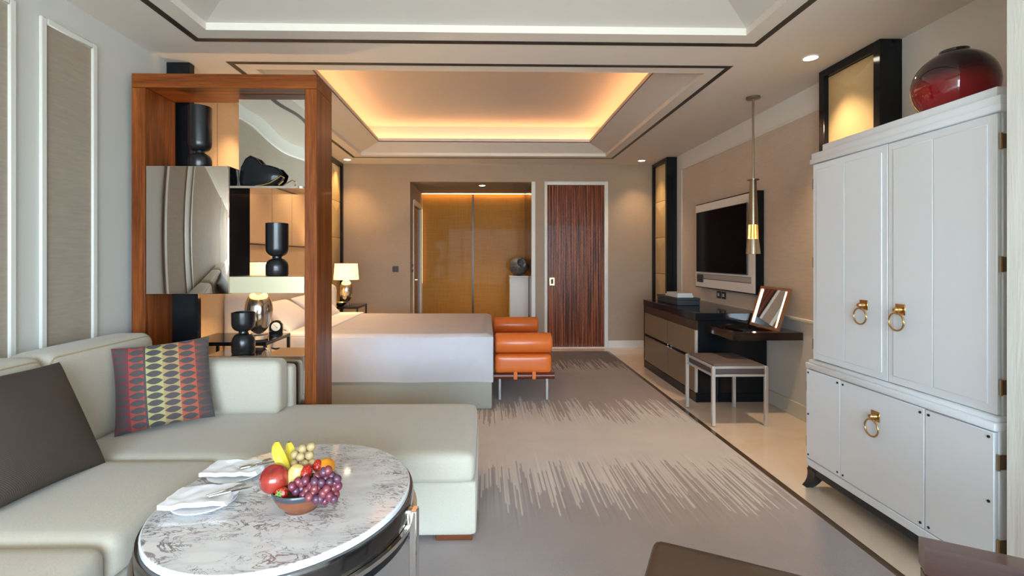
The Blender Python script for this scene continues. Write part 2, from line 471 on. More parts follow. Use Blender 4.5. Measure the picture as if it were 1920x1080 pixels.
# bed wall lining: warm wallpaper with a dark rail
ob('bed_wall_lining', B(XL, XL + 0.02, 3.56, 6.60, 0.0, ZC - 0.001), paper_b, wl)
ob('bed_wall_rail', B(XL + 0.02, XL + 0.032, 3.58, 6.60, 1.475, 1.487), groove, wl)
seam_m = M('lining_seam', (0.32, 0.24, 0.17), 0.7)
for y in (4.1, 4.62, 5.14, 5.66):
    ob('lining_seam', B(XL + 0.02, XL + 0.022, y, y + 0.006, 1.49, 2.70), seam_m, wl)
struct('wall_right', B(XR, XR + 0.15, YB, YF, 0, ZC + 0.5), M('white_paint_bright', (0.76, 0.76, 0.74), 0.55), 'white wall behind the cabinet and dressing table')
wr = bpy.data.objects['wall_right']
ob('wallpaper_field', B(XR - 0.006, XR, 3.70, 6.43, 0.84, 2.52), paper_r, wr)
ob('dado_rail', B(XR - 0.022, XR, 1.9, 6.60, 0.812, 0.842, 0.006), trimw, wr)
m = NB(); 
box(m, XR - 0.014, XR, 3.7, 6.45, 2.52, 2.545, 0.004, 1); box(m, XR - 0.014, XR, 6.43, 6.455, 0.84, 2.545, 0.004, 1)
ob('field_moulding', m, trimw, wr)
struct('baseboard_right', B(XR - 0.02, XR, 1.0, 6.62, 0, 0.125, 0.005), trimw)
# far wall with vestibule opening and door
NX0, NX1, NZ, NYB = -1.118, 0.700, 2.478, 8.58
DX0, DX1 = 0.884, 1.838
b = B(XL - 0.15, NX0, YF, YF + 0.15, 0, ZC + 0.5); box(b, NX1, DX0 + 0.04, YF, YF + 0.15, 0, ZC + 0.5)
box(b, DX1 - 0.04, XR + 0.15, YF, YF + 0.15, 0, ZC + 0.5); box(b, NX0, NX1, YF, YF + 0.15, NZ, ZC + 0.5); box(b, DX0 + 0.04, DX1 - 0.04, YF, YF + 0.15, 2.435, ZC + 0.5)
struct('wall_back', b, paper_f, 'taupe papered far wall with vestibule opening and dark door')
b = B(DX1, XR, YF - 0.018, YF, 0, 0.108, 0.004); box(b, -2.08, NX0 - 0.002, YF - 0.018, YF, 0, 0.108, 0.004)
struct('baseboard_back', b, trimw)
# vestibule
b = B(NX0 - 0.1, NX0, YF + 0.15, 7.52, 0, NZ); box(b, NX0 - 0.1, NX0, 8.46, NYB, 0, NZ); box(b, NX0 - 0.1, NX0, 7.52, 8.46, 2.24, NZ)
struct('wall_vestibule_left', b, paper_f)
struct('wall_vestibule_right', B(NX1, NX1 + 0.1, YF + 0.15, NYB + 0.1, 0, NZ), wood('vestibule_veneer', (0.06, 0.022, 0.012), (0.13, 0.05, 0.026), 'Z', 20, 0.2, 0.5))
struct('wall_vestibule_back', B(NX0 - 0.1, NX1 + 0.1, NYB + 0.06, NYB + 0.2, 0, NZ), paper_f)
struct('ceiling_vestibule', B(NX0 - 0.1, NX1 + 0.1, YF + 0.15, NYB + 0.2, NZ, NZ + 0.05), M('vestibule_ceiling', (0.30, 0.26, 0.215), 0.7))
struct('trim_2', B(NX1 - 0.012, NX1 + 0.045, YF - 0.014, YF, 0, NZ + 0.005, 0.003), trimw, 'white jamb moulding beside the vestibule')
# vestibule side door frame
d = struct('door_2', B(NX0 - 0.06, NX0 - 0.02, 7.58, 8.40, 0.0, 2.18), wood('side_door_veneer', (0.07, 0.025, 0.012), (0.2, 0.075, 0.035), 'Z', 18, 0.25, 0.4), 'dark side door in the vestibule with white frame')
m = B(NX0 - 0.03, NX0 + 0.012, 7.50, 7.58, 0, 2.24, 0.004); box(m, NX0 - 0.03, NX0 + 0.012, 8.40, 8.48, 0, 2.24, 0.004); box(m, NX0 - 0.03, NX0 + 0.012, 7.58, 8.40, 2.18, 2.26, 0.004)
ob('door_frame', m, trimw, d)
m = Tb([(NX0 - 0.02, 7.66, 1.0), (NX0 + 0.035, 7.66, 1.0), (NX0 + 0.035, 7.78, 1.0)], 0.011)
box(m, NX0 - 0.021, NX0 - 0.012, 7.63, 7.69, 0.90, 1.10, 0.003)
ob('door_handle', m, chrome, d)
# ribbed dark door on the far wall
d = struct('door_1', B(DX0 + 0.04, DX1 - 0.055, YF + 0.03, YF + 0.07, 0.012, 2.435), zebra_m, 'glossy dark striped wood door with white frame')
nre = 34; wre = (DX1 - 0.055 - DX0 - 0.04) / nre
for i in range(nre):
    x0 = DX0 + 0.04 + i * wre
    m = NB(); pts = []
    for k in range(5):
        a = PI * k / 4
        pts.append((x0 + wre / 2 - math.cos(a) * wre * 0.47, YF + 0.030 - math.sin(a) * 0.006, 0.012))
    poly_prism(m, pts, (0, 0, 2.42))
    ob('reed', m, zebra_m, d)
m = B(DX0, DX0 + 0.04, YF - 0.016, YF + 0.10, 0, 2.487, 0.004); box(m, DX1 - 0.055, DX1, YF - 0.016, YF + 0.10, 0, 2.487, 0.004); box(m, DX0 + 0.04, DX1 - 0.055, YF - 0.016, YF + 0.10, 2.436, 2.487, 0.004)
ob('door_frame', m, trimw, d)
m = NB()
for (x0, x1, z0, z1) in ((0.964, 0.980, 0.935, 1.047), (1.020, 1.036, 0.935, 1.047), (0.980, 1.020, 0.935, 0.953), (0.980, 1.020, 1.029, 1.047)): box(m, x0, x1, YF + 0.012, YF + 0.03, z0, z1)
pl = ob('door_pull', m, brass, d)
ob('pull_recess', B(0.980, 1.020, YF + 0.020, YF + 0.03, 0.953, 1.029), groove, pl)
ob('threshold', B(DX0 + 0.04, DX1 - 0.055, YF - 0.02, YF + 0.12, 0.0, 0.012), M('threshold_marble', (0.72, 0.62, 0.52), 0.12), d)
# gold sliding doors closing the vestibule
g = struct('door_3', B(-0.232, -0.205, NYB - 0.02, NYB + 0.045, 0, NZ - 0.001), M('slide_stile', (0.05, 0.028, 0.012), 0.3), 'pair of golden fabric glass sliding doors behind the bed')
ob('pane', B(NX0, -0.232, NYB + 0.012, NYB + 0.04, 0.02, NZ - 0.01), goldglass_m, g)
ob('pane', B(-0.205, NX1, NYB + 0.002, NYB + 0.03, 0.02, NZ - 0.01), goldglass_m, g)

# ceiling: two trays with dark bead and raised middle
T1 = (-1.86, 1.787, 0.35, 3.146)      # x0 x1 y0 y1 of the sitting tray bead (outer)
T2 = (-1.84, 1.797, 3.470, 6.762)
def ring_boxes(bm, o, i, z0, z1):
    box(bm, o[0], i[0], o[2], o[3], z0, z1); box(bm, i[1], o[1], o[2], o[3], z0, z1)
    box(bm, i[0], i[1], o[2], i[2], z0, z1); box(bm, i[0], i[1], i[3], o[3], z0, z1)
def inset(r, d): return (r[0] + d, r[1] - d, r[2] + d, r[3] - d)
b = NB()
full = (XL - 0.15, XR + 0.15, YB - 0.15, YF)
box(b, full[0], full[1], full[2], T1[2], ZC, ZC + 0.08); box(b, full[0], full[1], T1[3], T2[2], ZC, ZC + 0.08); box(b, full[0], full[1], T2[3], full[3], ZC, ZC + 0.08)
for t in (T1, T2): box(b, full[0], t[0], t[2], t[3], ZC, ZC + 0.08); box(b, t[1], full[1], t[2], t[3], ZC, ZC + 0.08)
O1, O2 = inset(T1, 0.155), inset(T2, 0.145)
ring_boxes(b, inset(T1, 0.042), O1, ZC, ZC + 0.06); ring_boxes(b, inset(T2, 0.038), O2, ZC, ZC + 0.06)
ceiling = struct('ceiling', b, M('ceiling_paint_flat', (0.73, 0.675, 0.61), 0.75), 'white tray ceiling with two recessed coffers edged in dark bead')
for t, w in ((T1, 0.042), (T2, 0.038)):
    m = NB(); ring_boxes(m, t, inset(t, w), ZC - 0.003, ZC + 0.05); ob('ceiling_bead', m, groove, ceiling)
def frustum(o, i, z0, z1):
    bm = NB()
    a = [bm.verts.new(p) for p in ((o[0], o[2], z0), (o[1], o[2], z0), (o[1], o[3], z0), (o[0], o[3], z0))]
    c = [bm.verts.new(p) for p in ((i[0], i[2], z1), (i[1], i[2], z1), (i[1], i[3], z1), (i[0], i[3], z1))]
    for k in range(4): bm.faces.new((a[k], a[(k + 1) % 4], c[(k + 1) % 4], c[k]))
    r = bmesh.ops.extrude_face_region(bm, geom=bm.faces[:])
    for v in r['geom']:
        if isinstance(v, bmesh.types.BMVert): v.co.z += 0.012
    return bm
# sitting tray: small white step, shallow slope, flat middle
m = NB(); ring_boxes(m, inset(O1, -0.06), O1, ZC + 0.055, ZC + 0.075); ob('coffer_step', m, trimw, ceiling)
I1 = inset(O1, 0.62)
ob('coffer_slope', frustum(O1, I1, ZC + 0.045, ZC + 0.17), ceil_m, ceiling, smooth=False)
ob('coffer_top', B(I1[0] - .03, I1[1] + .03, I1[2] - .03, I1[3] + .03, ZC + 0.17, ZC + 0.2), ceil_m, ceiling)
# bed tray: slope up to a rim, hidden warm light on the ledge, lit plaster above
RIM = (-1.413, 1.395, 3.965, 6.427); ZR = 2.88
ob('coffer_slope', frustum(O2, RIM, ZC + 0.04, ZR), ceil_m, ceiling, smooth=False)
m = NB(); OUT = (RIM[0] - 0.20, RIM[1] + 0.20, RIM[2] - 0.20, RIM[3] + 0.20)
ring_boxes(m, inset(OUT, -0.02), OUT, ZR - 0.02, 3.17)
ring_boxes(m, OUT, RIM, ZR + 0.002, ZR + 0.016)
ring_boxes(m, inset(RIM, -0.02), RIM, ZR + 0.016, ZR + 0.05)
box(m, OUT[0] - 0.02, OUT[1] + 0.02, OUT[2] - 0.02, OUT[3] + 0.02, 3.14, 3.17)
ob('coffer_top', m, M('cove_plaster', (0.62, 0.58, 0.53), 0.8), ceiling)
m = NB(); LED = inset(OUT, 0.055); ring_boxes(m, LED, inset(LED, 0.03), ZR + 0.02, ZR + 0.035)
ob('cove_light_strip', m, led_strip, ceiling)
# window wall behind the camera: open balcony doors
b = B(XL - 0.15, XR + 0.15, YB - 0.15, YB, 2.62, ZC + 0.5); box(b, XL - 0.15, XL + 0.12, YB - 0.15, YB, 0, 2.62); box(b, XR - 0.12, XR + 0.15, YB - 0.15, YB, 0, 2.62)
struct('wall_front', b, white)
m = NB()
for x in (-1.0, 0.2, 1.4): box(m, x - 0.03, x + 0.03, YB - 0.1, YB - 0.04, 0, 2.62)
box(m, XL + 0.12, XR - 0.12, YB - 0.1, YB - 0.04, 2.56, 2.62)
struct('window_1', m, blackm)
struct('wall_pillar', B(1.893, XR, 1.30, 1.715, 0, ZC), fabric('rough_plaster', (0.76, 0.76, 0.70), 0.05, 30, (1, 1, 0.1), 0.8, 0.9), 'rough white plaster pillar at the edge of the view')
# roof slab so that no sky leaks through the trays
struct('roof', B(XL - 0.3, XR + 0.3, YB - 0.2, 8.9, 3.40, 3.46), M('roof_slab', (0.5, 0.5, 0.5), 0.9))

# ------------------------------------------------------------------ recessed downlights
def downlight(x, y, z, label, power, col=(1.0, 0.78, 0.52), r=0.045, room='recessed ceiling downlights'):
    t = thing('downlight', label, 'downlight', (x, y, z), group=room)
    ob('trim_ring', L([(r, 0.0), (r + 0.014, 0.0), (r + 0.014, -0.005), (r, -0.005), (r, 0.0)], (x, y, z), 24, cap=False), trimw, t)
    ob('lens', L([(r, -0.001), (r, -0.003)], (x, y, z), 24), spot_m, t)
    o = lamp('downlight_beam', 'SPOT', (x, y, z - 0.02), power, col, spot_size=math.radians(95), spot_blend=0.9, shadow_soft_size=0.04)
    o.parent = t; o.matrix_parent_inverse = world_of(t).inverted()
downlight(2.26, 3.313, ZC, 'round recessed downlight in ceiling above the white cabinet', 60, (1.0, 0.74, 0.48))
downlight(2.237, 6.88, ZC, 'round recessed downlight over the far corner by gold panel', 26, (1.0, 0.66, 0.36))
downlight(-1.956, 6.896, ZC, 'round recessed downlight above the far bedside lamp', 26, (1.0, 0.62, 0.30))
downlight(-0.05, 7.561, NZ, 'round recessed downlight inside the vestibule ceiling', 42)
downlight(-1.95, 4.35, ZC, 'added unseen downlight over the bed head nearest the divider', 42, (1.0, 0.66, 0.36))  # added lamp, hidden by the divider, to warm the bed wall
downlight(-1.95, 5.6, ZC, 'added unseen downlight over the bed head away from the divider', 42, (1.0, 0.66, 0.36))  # second added lamp out of sight, washing the bed wall and linen
for (x, y, w_) in ((-1.6, 0.2, 'the sofa end'), (2.25, 1.0, 'the near pillar'), (-1.95, -1.0, 'the window end by the panelled wall'), (2.25, -1.0, 'the window end by the plain wall')):  # lamps added out of view behind the camera to brighten the sofa top
    downlight(x, y, ZC, 'added unseen downlight over ' + w_, 34, (1.0, 0.86, 0.72))
# light inside the vestibule: a warm strip at the head and side of the gold doors
m = B(NX0 + 0.01, NX1 - 0.01, NYB - 0.05, NYB - 0.03, NZ - 0.006, NZ - 0.001)
o = struct('trim_3', m, emit('vestibule_led', (1.0, 0.60, 0.25), 12.0), 'warm light strip above the golden doors')
m = B(NX0 + 0.001, NX0 + 0.006, NYB - 0.040, NYB - 0.030, 0.9, 2.2)
struct('trim_4', m, emit('vestibule_side_led', (1.0, 0.55, 0.24), 2.5), 'warm vertical light strip beside the golden doors')

# ------------------------------------------------------------------ gold quilted wall panels in black frames
def gold_panel(x_wall, x_front, y0, y1, z0, z1, label):
    t = thing('quilted_wall_panel', label, 'wall panel', ((x_wall + x_front) / 2, (y0 + y1) / 2, z0), group='gold panels in black frames')
    sgn = 1 if x_front > x_wall else -1
    w = 0.055; xf = x_front
    m = NB(); xs = sorted((x_wall, xf))
    for (a, c, e, g) in ((y0, y0 + w, z0, z1), (y1 - w, y1, z0, z1), (y0 + w, y1 - w, z0, z0 + w), (y0 + w, y1 - w, z1 - w, z1)):
        box(m, xs[0], xs[1], a, c, e, g, 0.003, 1)
    ob('frame', m, black, t)
    xi = xf + sgn * 0.004
    yy0, yy1, zz0, zz1 = y0 + w, y1 - w, z0 + w, z1 - w
    rows = 5; hh = (zz1 - zz0) / rows
    for k in range(rows):
        za, zb = zz0 + k * hh + 0.003, zz0 + (k + 1) * hh - 0.003
        ym = (yy0 + yy1) / 2; d = 0.026
        bm = NB()
        xb = xi - sgn * 0.04
        V = [(xb, yy0, za), (xb, yy1, za), (xb, yy1, zb), (xb, yy0, zb)]
        back = [bm.verts.new((xi - sgn * 0.075, v[1], v[2])) for v in V]
        fr = [bm.verts.new(v) for v in V]
        mb = bm.verts.new((xb + sgn * 0.004, ym, za)); mt = bm.verts.new((xb + sgn * 0.004, ym, zb))
        p1 = bm.verts.new((xb + sgn * d, ym, za + (zb - za) * 0.72)); p2 = bm.verts.new((xb + sgn * d * 0.5, ym, za + (zb - za) * 0.25))
        for q in ((fr[0], mb, p2), (mb, fr[1], p2), (fr[0], p2, p1), (p2, fr[1], p1), (fr[0], p1, fr[3]), (fr[1], fr[2], p1), (fr[3], p1, mt), (p1, fr[2], mt)): bm.faces.new(q)
        bm.faces.new(back)
        bm.faces.new((back[0], fr[0], fr[3], back[3])); bm.faces.new((back[1], fr[1], fr[2], back[2]))
        bm.faces.new((back[0], back[1], fr[1], mb, fr[0])); bm.faces.new((back[3], back[2], fr[2], mt, fr[3]))
        ob('quilted_square', bm, gold_l, t, smooth=False)
    ob('backing', B(*sorted((x_wall, x_wall + sgn * 0.02)), yy0, yy1, zz0, zz1), black, t)
gold_panel(XR, 2.5, 6.618, YF - 0.001, 0.02, ZC - 0.002, 'gold quilted panel in black frame in the corner beside the dresser')
gold_panel(XR, 2.5, 3.011, 3.575, 0.02, ZC - 0.002, 'gold quilted panel in black frame standing up behind the white cabinet')
gold_panel(XL, -2.1, 6.618, YF - 0.001, 0.02, ZC - 0.002, 'gold quilted panel in black frame behind the far bedside lamp')
t = thing('pilaster', 'slim black lacquered pilaster rising to the ceiling behind wooden divider', 'pilaster', (-2.18, 3.51, 0))
ob('shaft', B(XL, -2.102, 3.484, 3.545, 0.09, ZC - 0.002, 0.003, 1), black, t)
ob('plinth', B(XL, -2.09, 3.476, 3.553, 0.0, 0.09, 0.003, 1), black, t)

# ------------------------------------------------------------------ wooden room divider with steel boxes
SY0, SY1 = 3.09, 3.39
t = thing('room_divider', 'open rosewood shelf divider with polished steel boxes behind the sofa', 'shelf', (-1.65, 3.24, 0))
ob('post', B(-2.225, -2.140, SY0, SY1, 0.006, 2.42, 0.003, 1), rosewood, t)
ob('post', B(-1.145, -1.068, SY0, SY1, 0.006, 2.42, 0.003, 1), rosewood, t)
ob('top_board', B(-2.225, -1.068, SY0, SY1, 2.421, 2.51, 0.003, 1), rosewood_x, t)
bx = ob('box_body', B(-2.131, -1.616, SY0 + 0.008, SY1 - 0.03, 1.121, 1.927, 0.003, 1), black, t)
bf = ob('steel_front', B(-2.131, -1.616, SY0 - 0.005, SY0 + 0.0075, 1.121, 1.927, 0.003, 2), mirror_a, bx); bf['label'] = 'polished steel front with wavy reflections'
ob('mirror_panel', B(-1.614, -1.146, 3.205, 3.225, 1.803, 2.419), mirror_b, t)
ob('thin_shelf', B(-1.614, -1.146, SY0, SY1, 1.789, 1.803), mirror_c, t)
o = ob('brass_plank', B(-1.616, -1.146, SY0, SY1 - 0.02, 1.124, 1.230, 0.002, 1), pale_gold, t); o['label'] = 'pale brushed gold block shelf'
ob('mirror_block', B(-1.775, -1.146, SY0, SY1 - 0.01, 0.006, 0.728, 0.003, 1), mirror_c, t)
ob('support_panel', B(-2.138, -1.965, SY1 - 0.04, SY1, 0.006, 1.119, 0.002, 1), black, t)

def hourglass(x, y, z, r, hl, hu, label):
    n = 8
    low = [(0.0, 0), (r * 0.93, 0), (r, 0.008)] + [(r, hl * 0.5)]
    for k in range(1, n + 1):
        a = PI / 2 * k / n; low.append((r * 0.42 + r * 0.58 * math.cos(a), hl * 0.5 + hl * 0.5 * math.sin(a)))
    neck = [(r * 0.40, hl + 0.004), (r * 0.40, hl + 0.012)]
    z0 = hl + 0.014; up = []
    for k in range(0, n + 1):
        a = PI / 2 * k / n; up.append((r * 0.42 + r * 0.58 * math.sin(a), z0 + 0.055 * (1 - math.cos(a))))
    top = hl + hu
    up += [(r, top - 0.002), (r * 0.97, top), (r * 0.90, top - 0.002)]
    inn = [(r * 0.90, top - 0.06), (0.0, top - 0.065)]
    t = thing('hourglass_vase', label, 'vase', (x, y, z), group='dark hourglass vases on the divider')
    ob('foot', L(low + neck, (x, y, z), 36), bronze_v, t)
    ob('cup', L([(0.0, hl + 0.012), (r * 0.42, hl + 0.012)] + up + inn, (x, y, z), 36), bronze_v, t)
hourglass(-1.862, 3.20, 1.928, 0.069, 0.10, 0.305, 'tall dark metal hourglass vase on top of the steel box')
hourglass(-1.364, 3.20, 1.231, 0.070, 0.112, 0.232, 'dark metal hourglass vase on the pale gold block')
hourglass(-1.575, 3.185, 0.729, 0.071, 0.130, 0.138, 'squat dark metal hourglass vase on the low mirrored block')
# black sculpture with gold rim on the upper shelf
def sculpt():
    out = [(735, 893), (727, 840), (738, 760), (768, 700), (800, 678), (838, 694), (878, 738), (930, 745), (985, 762), (1020, 805), (1006, 850), (955, 890)]
    k = 1.0 / 3.6 / 907 * 3.17
    P = [((x - 870) * k, (893 - y) * k) for x, y in out]
    bm = NB(); nd = 8; rows = []
    cx = sum(p[0] for p in P) / len(P); cz = 0.07
    for j in range(nd + 1):
        a = PI * (j / nd - 0.5); s = max(0.02, math.cos(a)) ** 0.5; d = 0.036 * math.sin(a)
        rows.append([bm.verts.new((cx + (p[0] - cx) * s, d, max(0.0, (cz + (p[1] - cz) * s)))) for p in P])
    for a_, b_ in zip(rows, rows[1:]):
        for i in range(len(P)):
            j = (i + 1) % len(P); bm.faces.new((a_[i], a_[j], b_[j], b_[i]))
    bm.faces.new(rows[0][::-1]); bm.faces.new(rows[-1])
    return bm, k
bm, k = sculpt()
sx, sy, sz = -1.452, 3.165, 1.804
t = thing('sculpture', 'black lobed stone sculpture with a gold rim on the upper shelf', 'sculpture', (sx, sy, sz))
ob('body', bm, black, t, local=True)
pts = [((x - 870) * k, -0.038 - 0.003 * i, max(0.004, (893 - y) * k)) for i, (x, y) in enumerate([(850, 889), (905, 882), (950, 869), (990, 845), (1022, 824), (1044, 836), (1038, 862), (1012, 886)])]
ob('gold_rim', Tb(pts, 0.0038, 8), brass, t, local=True)

# ------------------------------------------------------------------ sofa with chaise
t = thing('corner_sofa', 'cream fabric corner sofa with long chaise beside the round table', 'sofa', (-1.6, 1.9, 0))
ob('chaise_base', cushion(-2.19, -0.043, 2.286, 3.075, 0.034, 0.292, 0.02), sofa_m, t)
ob('sofa_base', cushion(-2.19, -1.215, 0.10, 2.28, 0.034, 0.292, 0.02), sofa_m, t)
ob('seat_cushion', cushion(-2.0, -0.050, 2.246, 3.07, 0.29, 0.436, 0.045, (0, 0.004, 0.006), 16), sofa_m, t)
ob('seat_cushion', cushion(-2.0, -1.205, 1.592, 2.240, 0.29, 0.436, 0.045, (0.004, 0, 0.008), 14), sofa_m, t)
ob('seat_cushion', cushion(-2.0, -1.205, 0.88, 1.582, 0.29, 0.436, 0.045, (0.004, 0, 0.008), 14), sofa_m, t)
ob('seat_cushion', cushion(-2.0, -1.205, 0.17, 0.87, 0.29, 0.436, 0.045, (0.004, 0, 0.008), 14), sofa_m, t)
ob('back_frame', cushion(-2.235, -2.12, 0.10, 3.075, 0.034, 0.80, 0.03), sofa_m, t)
def back_cushion(y0, y1):
    bm = cushion(-2.16, -1.94, y0, y1, 0.425, 0.905, 0.05, (0.012, 0, 0.006), 14)
    for v in bm.verts: v.co.x -= (v.co.z - 0.425) * 0.10
    c = ob('back_cushion', bm, sofa_m, t)
    pts = []
    za, zb, ya, yb, r = 0.455, 0.885, y0 + 0.018, y1 - 0.018, 0.04
    for (cy, cz, a0) in ((yb - r, zb - r, 0), (ya + r, zb - r, PI / 2), (ya + r, za + r, PI), (yb - r, za + r, 1.5 * PI)):
        for q in range(5):
            a = a0 + PI / 2 * q / 4; z = cz + r * math.sin(a)
            pts.append((-1.952 - (z - 0.425) * 0.10, cy + r * math.cos(a), z))
    ob('piping', Tb(pts, 0.005, 6, closed=True), pipe_m, c)
back_cushion(2.245, 2.95); back_cushion(1.54, 2.237); back_cushion(0.84, 1.532)
bm = cushion(-1.955, -1.200, 2.835, 2.985, 0.432, 0.745, 0.04, (0, 0.010, 0.004), 14)
ob('back_cushion', bm, sofa_m, t)
ob('end_back_frame', cushion(-2.1, -1.185, 2.99, 3.083, 0.29, 0.690, 0.03), sofa_m, t)
for (x0, x1, y0, y1) in ((-0.235, -0.062, 2.30, 2.37), (-0.235, -0.062, 2.98, 3.05), (-2.15, -2.0, 2.98, 3.05), (-1.38, -1.24, 0.14, 0.2), (-2.15, -2.0, 0.14, 0.2)):
    ob('foot', B(x0, x1, y0, y1, 0.006, 0.036, 0.003, 1), footwood, t)

def throw_pillow(name, w, h, th, mat, loc, rot, label, back=None):
    o = ob(name, pillow(w, h, th), mat)
    o.matrix_basis = Matrix.Translation(loc) @ Matrix.Rotation(rot[2], 4, 'Z') @ Matrix.Rotation(rot[0], 4, 'X') @ Matrix.Rotation(rot[1], 4, 'Y')
    tag(o, label, 'pillow')
    return o
throw_pillow('patterned_pillow', 0.445, 0.45, 0.15, pattern_m, (-1.735, 2.655, 0.668), (-0.28, -0.07, 0.50), 'throw pillow with rows of dark leaves on red and yellow')
throw_pillow('brown_pillow', 0.56, 0.50, 0.17, brownpil, (-1.83, 1.93, 0.665), (-0.48, 0.03, 1.50), 'plain dark brown silk throw pillow on the near sofa seat')

# ------------------------------------------------------------------ marble coffee table
TC = (-0.679, 1.703); TA, TBx = 0.448, 0.404; TR = math.atan2(0.979, 0.204); TZ = 0.53
def ell(a, b, z, n=72):
    out = []
    for i in range(n):
        q = 2 * PI * i / n; x, y = a * math.cos(q), b * math.sin(q)
        out.append((TC[0] + x * math.cos(TR) - y * math.sin(TR), TC[1] + x * math.sin(TR) + y * math.cos(TR), z))
    return out
def loft(rings, cap=True, bm=None):
    bm = bm or NB(); R = [[bm.verts.new(p) for p in r] for r in rings]
    for a, b in zip(R, R[1:]):
        for i in range(len(a)):
            j = (i + 1) % len(a); bm.faces.new((a[i], a[j], b[j], b[i]))
    if cap: bm.faces.new(R[0][::-1]); bm.faces.new(R[-1])
    return bm
t = thing('coffee_table', 'round coffee table with veined white marble top and dark chrome frame', 'table', (TC[0], TC[1], 0))
def E_(d, z): return ell(TA + d, TBx + d, z)
o = ob('marble_top', loft([E_(-0.008, TZ - 0.010), E_(-0.006, TZ - 0.0015), E_(-0.008, TZ)]), tmarble, t, smooth=False)
ob('marble_edge', loft([E_(-0.010, TZ - 0.022), E_(-0.004, TZ - 0.022), E_(0.0, TZ - 0.018), E_(0.0, TZ - 0.005), E_(-0.0055, TZ - 0.0005), E_(-0.010, TZ - 0.012), E_(-0.010, TZ - 0.022)], False), M('marble_edge', (0.72, 0.73, 0.74), 0.08), o)
ob('dark_apron', loft([E_(-0.02, TZ - 0.085), E_(0.010, TZ - 0.085), E_(0.014, TZ - 0.03), E_(0.010, TZ - 0.019), E_(0.002, TZ - 0.019), E_(-0.02, TZ - 0.023), E_(-0.02, TZ - 0.085)], False), dchrome, t)
ob('chrome_hoop', loft([E_(0.012, TZ - 0.100), E_(0.026, TZ - 0.100), E_(0.026, TZ - 0.086), E_(0.012, TZ - 0.086), E_(0.012, TZ - 0.100)], False), chrome, t)
ob('under_ring', loft([E_(-0.03, TZ - 0.135), E_(0.012, TZ - 0.135), E_(0.012, TZ - 0.101), E_(-0.03, TZ - 0.101), E_(-0.03, TZ - 0.135)], False), black, t)
for q in (TR - math.radians(84), TR + math.radians(97), TR + math.radians(2), TR - math.radians(176)):
    q -= TR
    x, y = (TA + 0.032) * math.cos(q), (TBx + 0.032) * math.sin(q)
    px = TC[0] + x * math.cos(TR) - y * math.sin(TR); pyy = TC[1] + x * math.sin(TR) + y * math.cos(TR)
    bm = B(-0.013, 0.013, -0.022, 0.022, 0.006, TZ - 0.040, 0.003, 1)
    bmesh.ops.transform(bm, matrix=Matrix.Translation((px, pyy, 0)) @ Matrix.Rotation(q + TR, 4, 'Z'), verts=bm.verts[:])
    lg = ob('leg', bm, chrome, t)
    bm = B(-0.030, -0.004, -0.024, 0.024, TZ - 0.098, TZ - 0.036, 0.008, 2)
    bmesh.ops.transform(bm, matrix=Matrix.Translation((px, pyy, 0)) @ Matrix.Rotation(q + TR, 4, 'Z'), verts=bm.verts[:])
    ob('bracket', bm, chrome, lg)

# plates with napkins and cutlery
plate_m = M('white_china', (0.86, 0.87, 0.88), 0.12)
napkin_m = fabric('white_napkin', (0.86, 0.87, 0.90), 0.02, 20, (1, 1, 1), 0.85, 0.15)
def plate(x, y, r, label):
    o = ob('plate', L([(0, 0.0), (r * 0.6, 0.0), (r * 0.66, 0.006), (r, 0.013), (r, 0.016), (r * 0.64, 0.010), (0, 0.008)], (x, y, TZ + 0.0005), 40), plate_m)
    tag(o, label, 'plate', 'side plates under the napkins')
    return center_origin(o, (x, y, TZ + 0.0005))
def napkin(x, y, z, w, h, rz, seed, label):
    n = 16; bm = NB(); g = []
    for lay in range(2):
        rows = []
        for j in range(n + 1):
            row = []
            for i in range(n + 1):
                u, v = i / n - 0.5, j / n - 0.5
                px = u * w * (1 - 0.04 * lay) + 0.006 * noise.noise(Vector((u * 5, v * 5, seed))) + 0.012 * lay * v
                py_ = v * h * (1 - 0.06 * lay) + 0.008 * noise.noise(Vector((u * 5, v * 5, seed + 9)))
                e = max(abs(u), abs(v)) * 2
                pz = 0.004 + 0.008 * lay + 0.010 * (0.5 + 0.5 * noise.noise(Vector((u * 6 + seed, v * 3, 4)))) + (0.003 if lay else -0.002) * e * e
                row.append(bm.verts.new((px, py_, pz)))
            rows.append(row)
        for j in range(n):
            for i in range(n): bm.faces.new((rows[j][i], rows[j][i + 1], rows[j + 1][i + 1], rows[j + 1][i]))
        g.append(rows)
    for (a, b) in zip([g[0][0], g[0][n], [r[0] for r in g[0]], [r[n] for r in g[0]]], [g[1][0], g[1][n], [r[0] for r in g[1]], [r[n] for r in g[1]]]):
        for i in range(n): bm.faces.new((a[i], a[i + 1], b[i + 1], b[i]))
    o = ob('napkin', bm, napkin_m)
    o.location = (x, y, z); o.rotation_euler = (0, 0, rz)
    return tag(o, label, 'napkin', 'folded napkins on the coffee table')
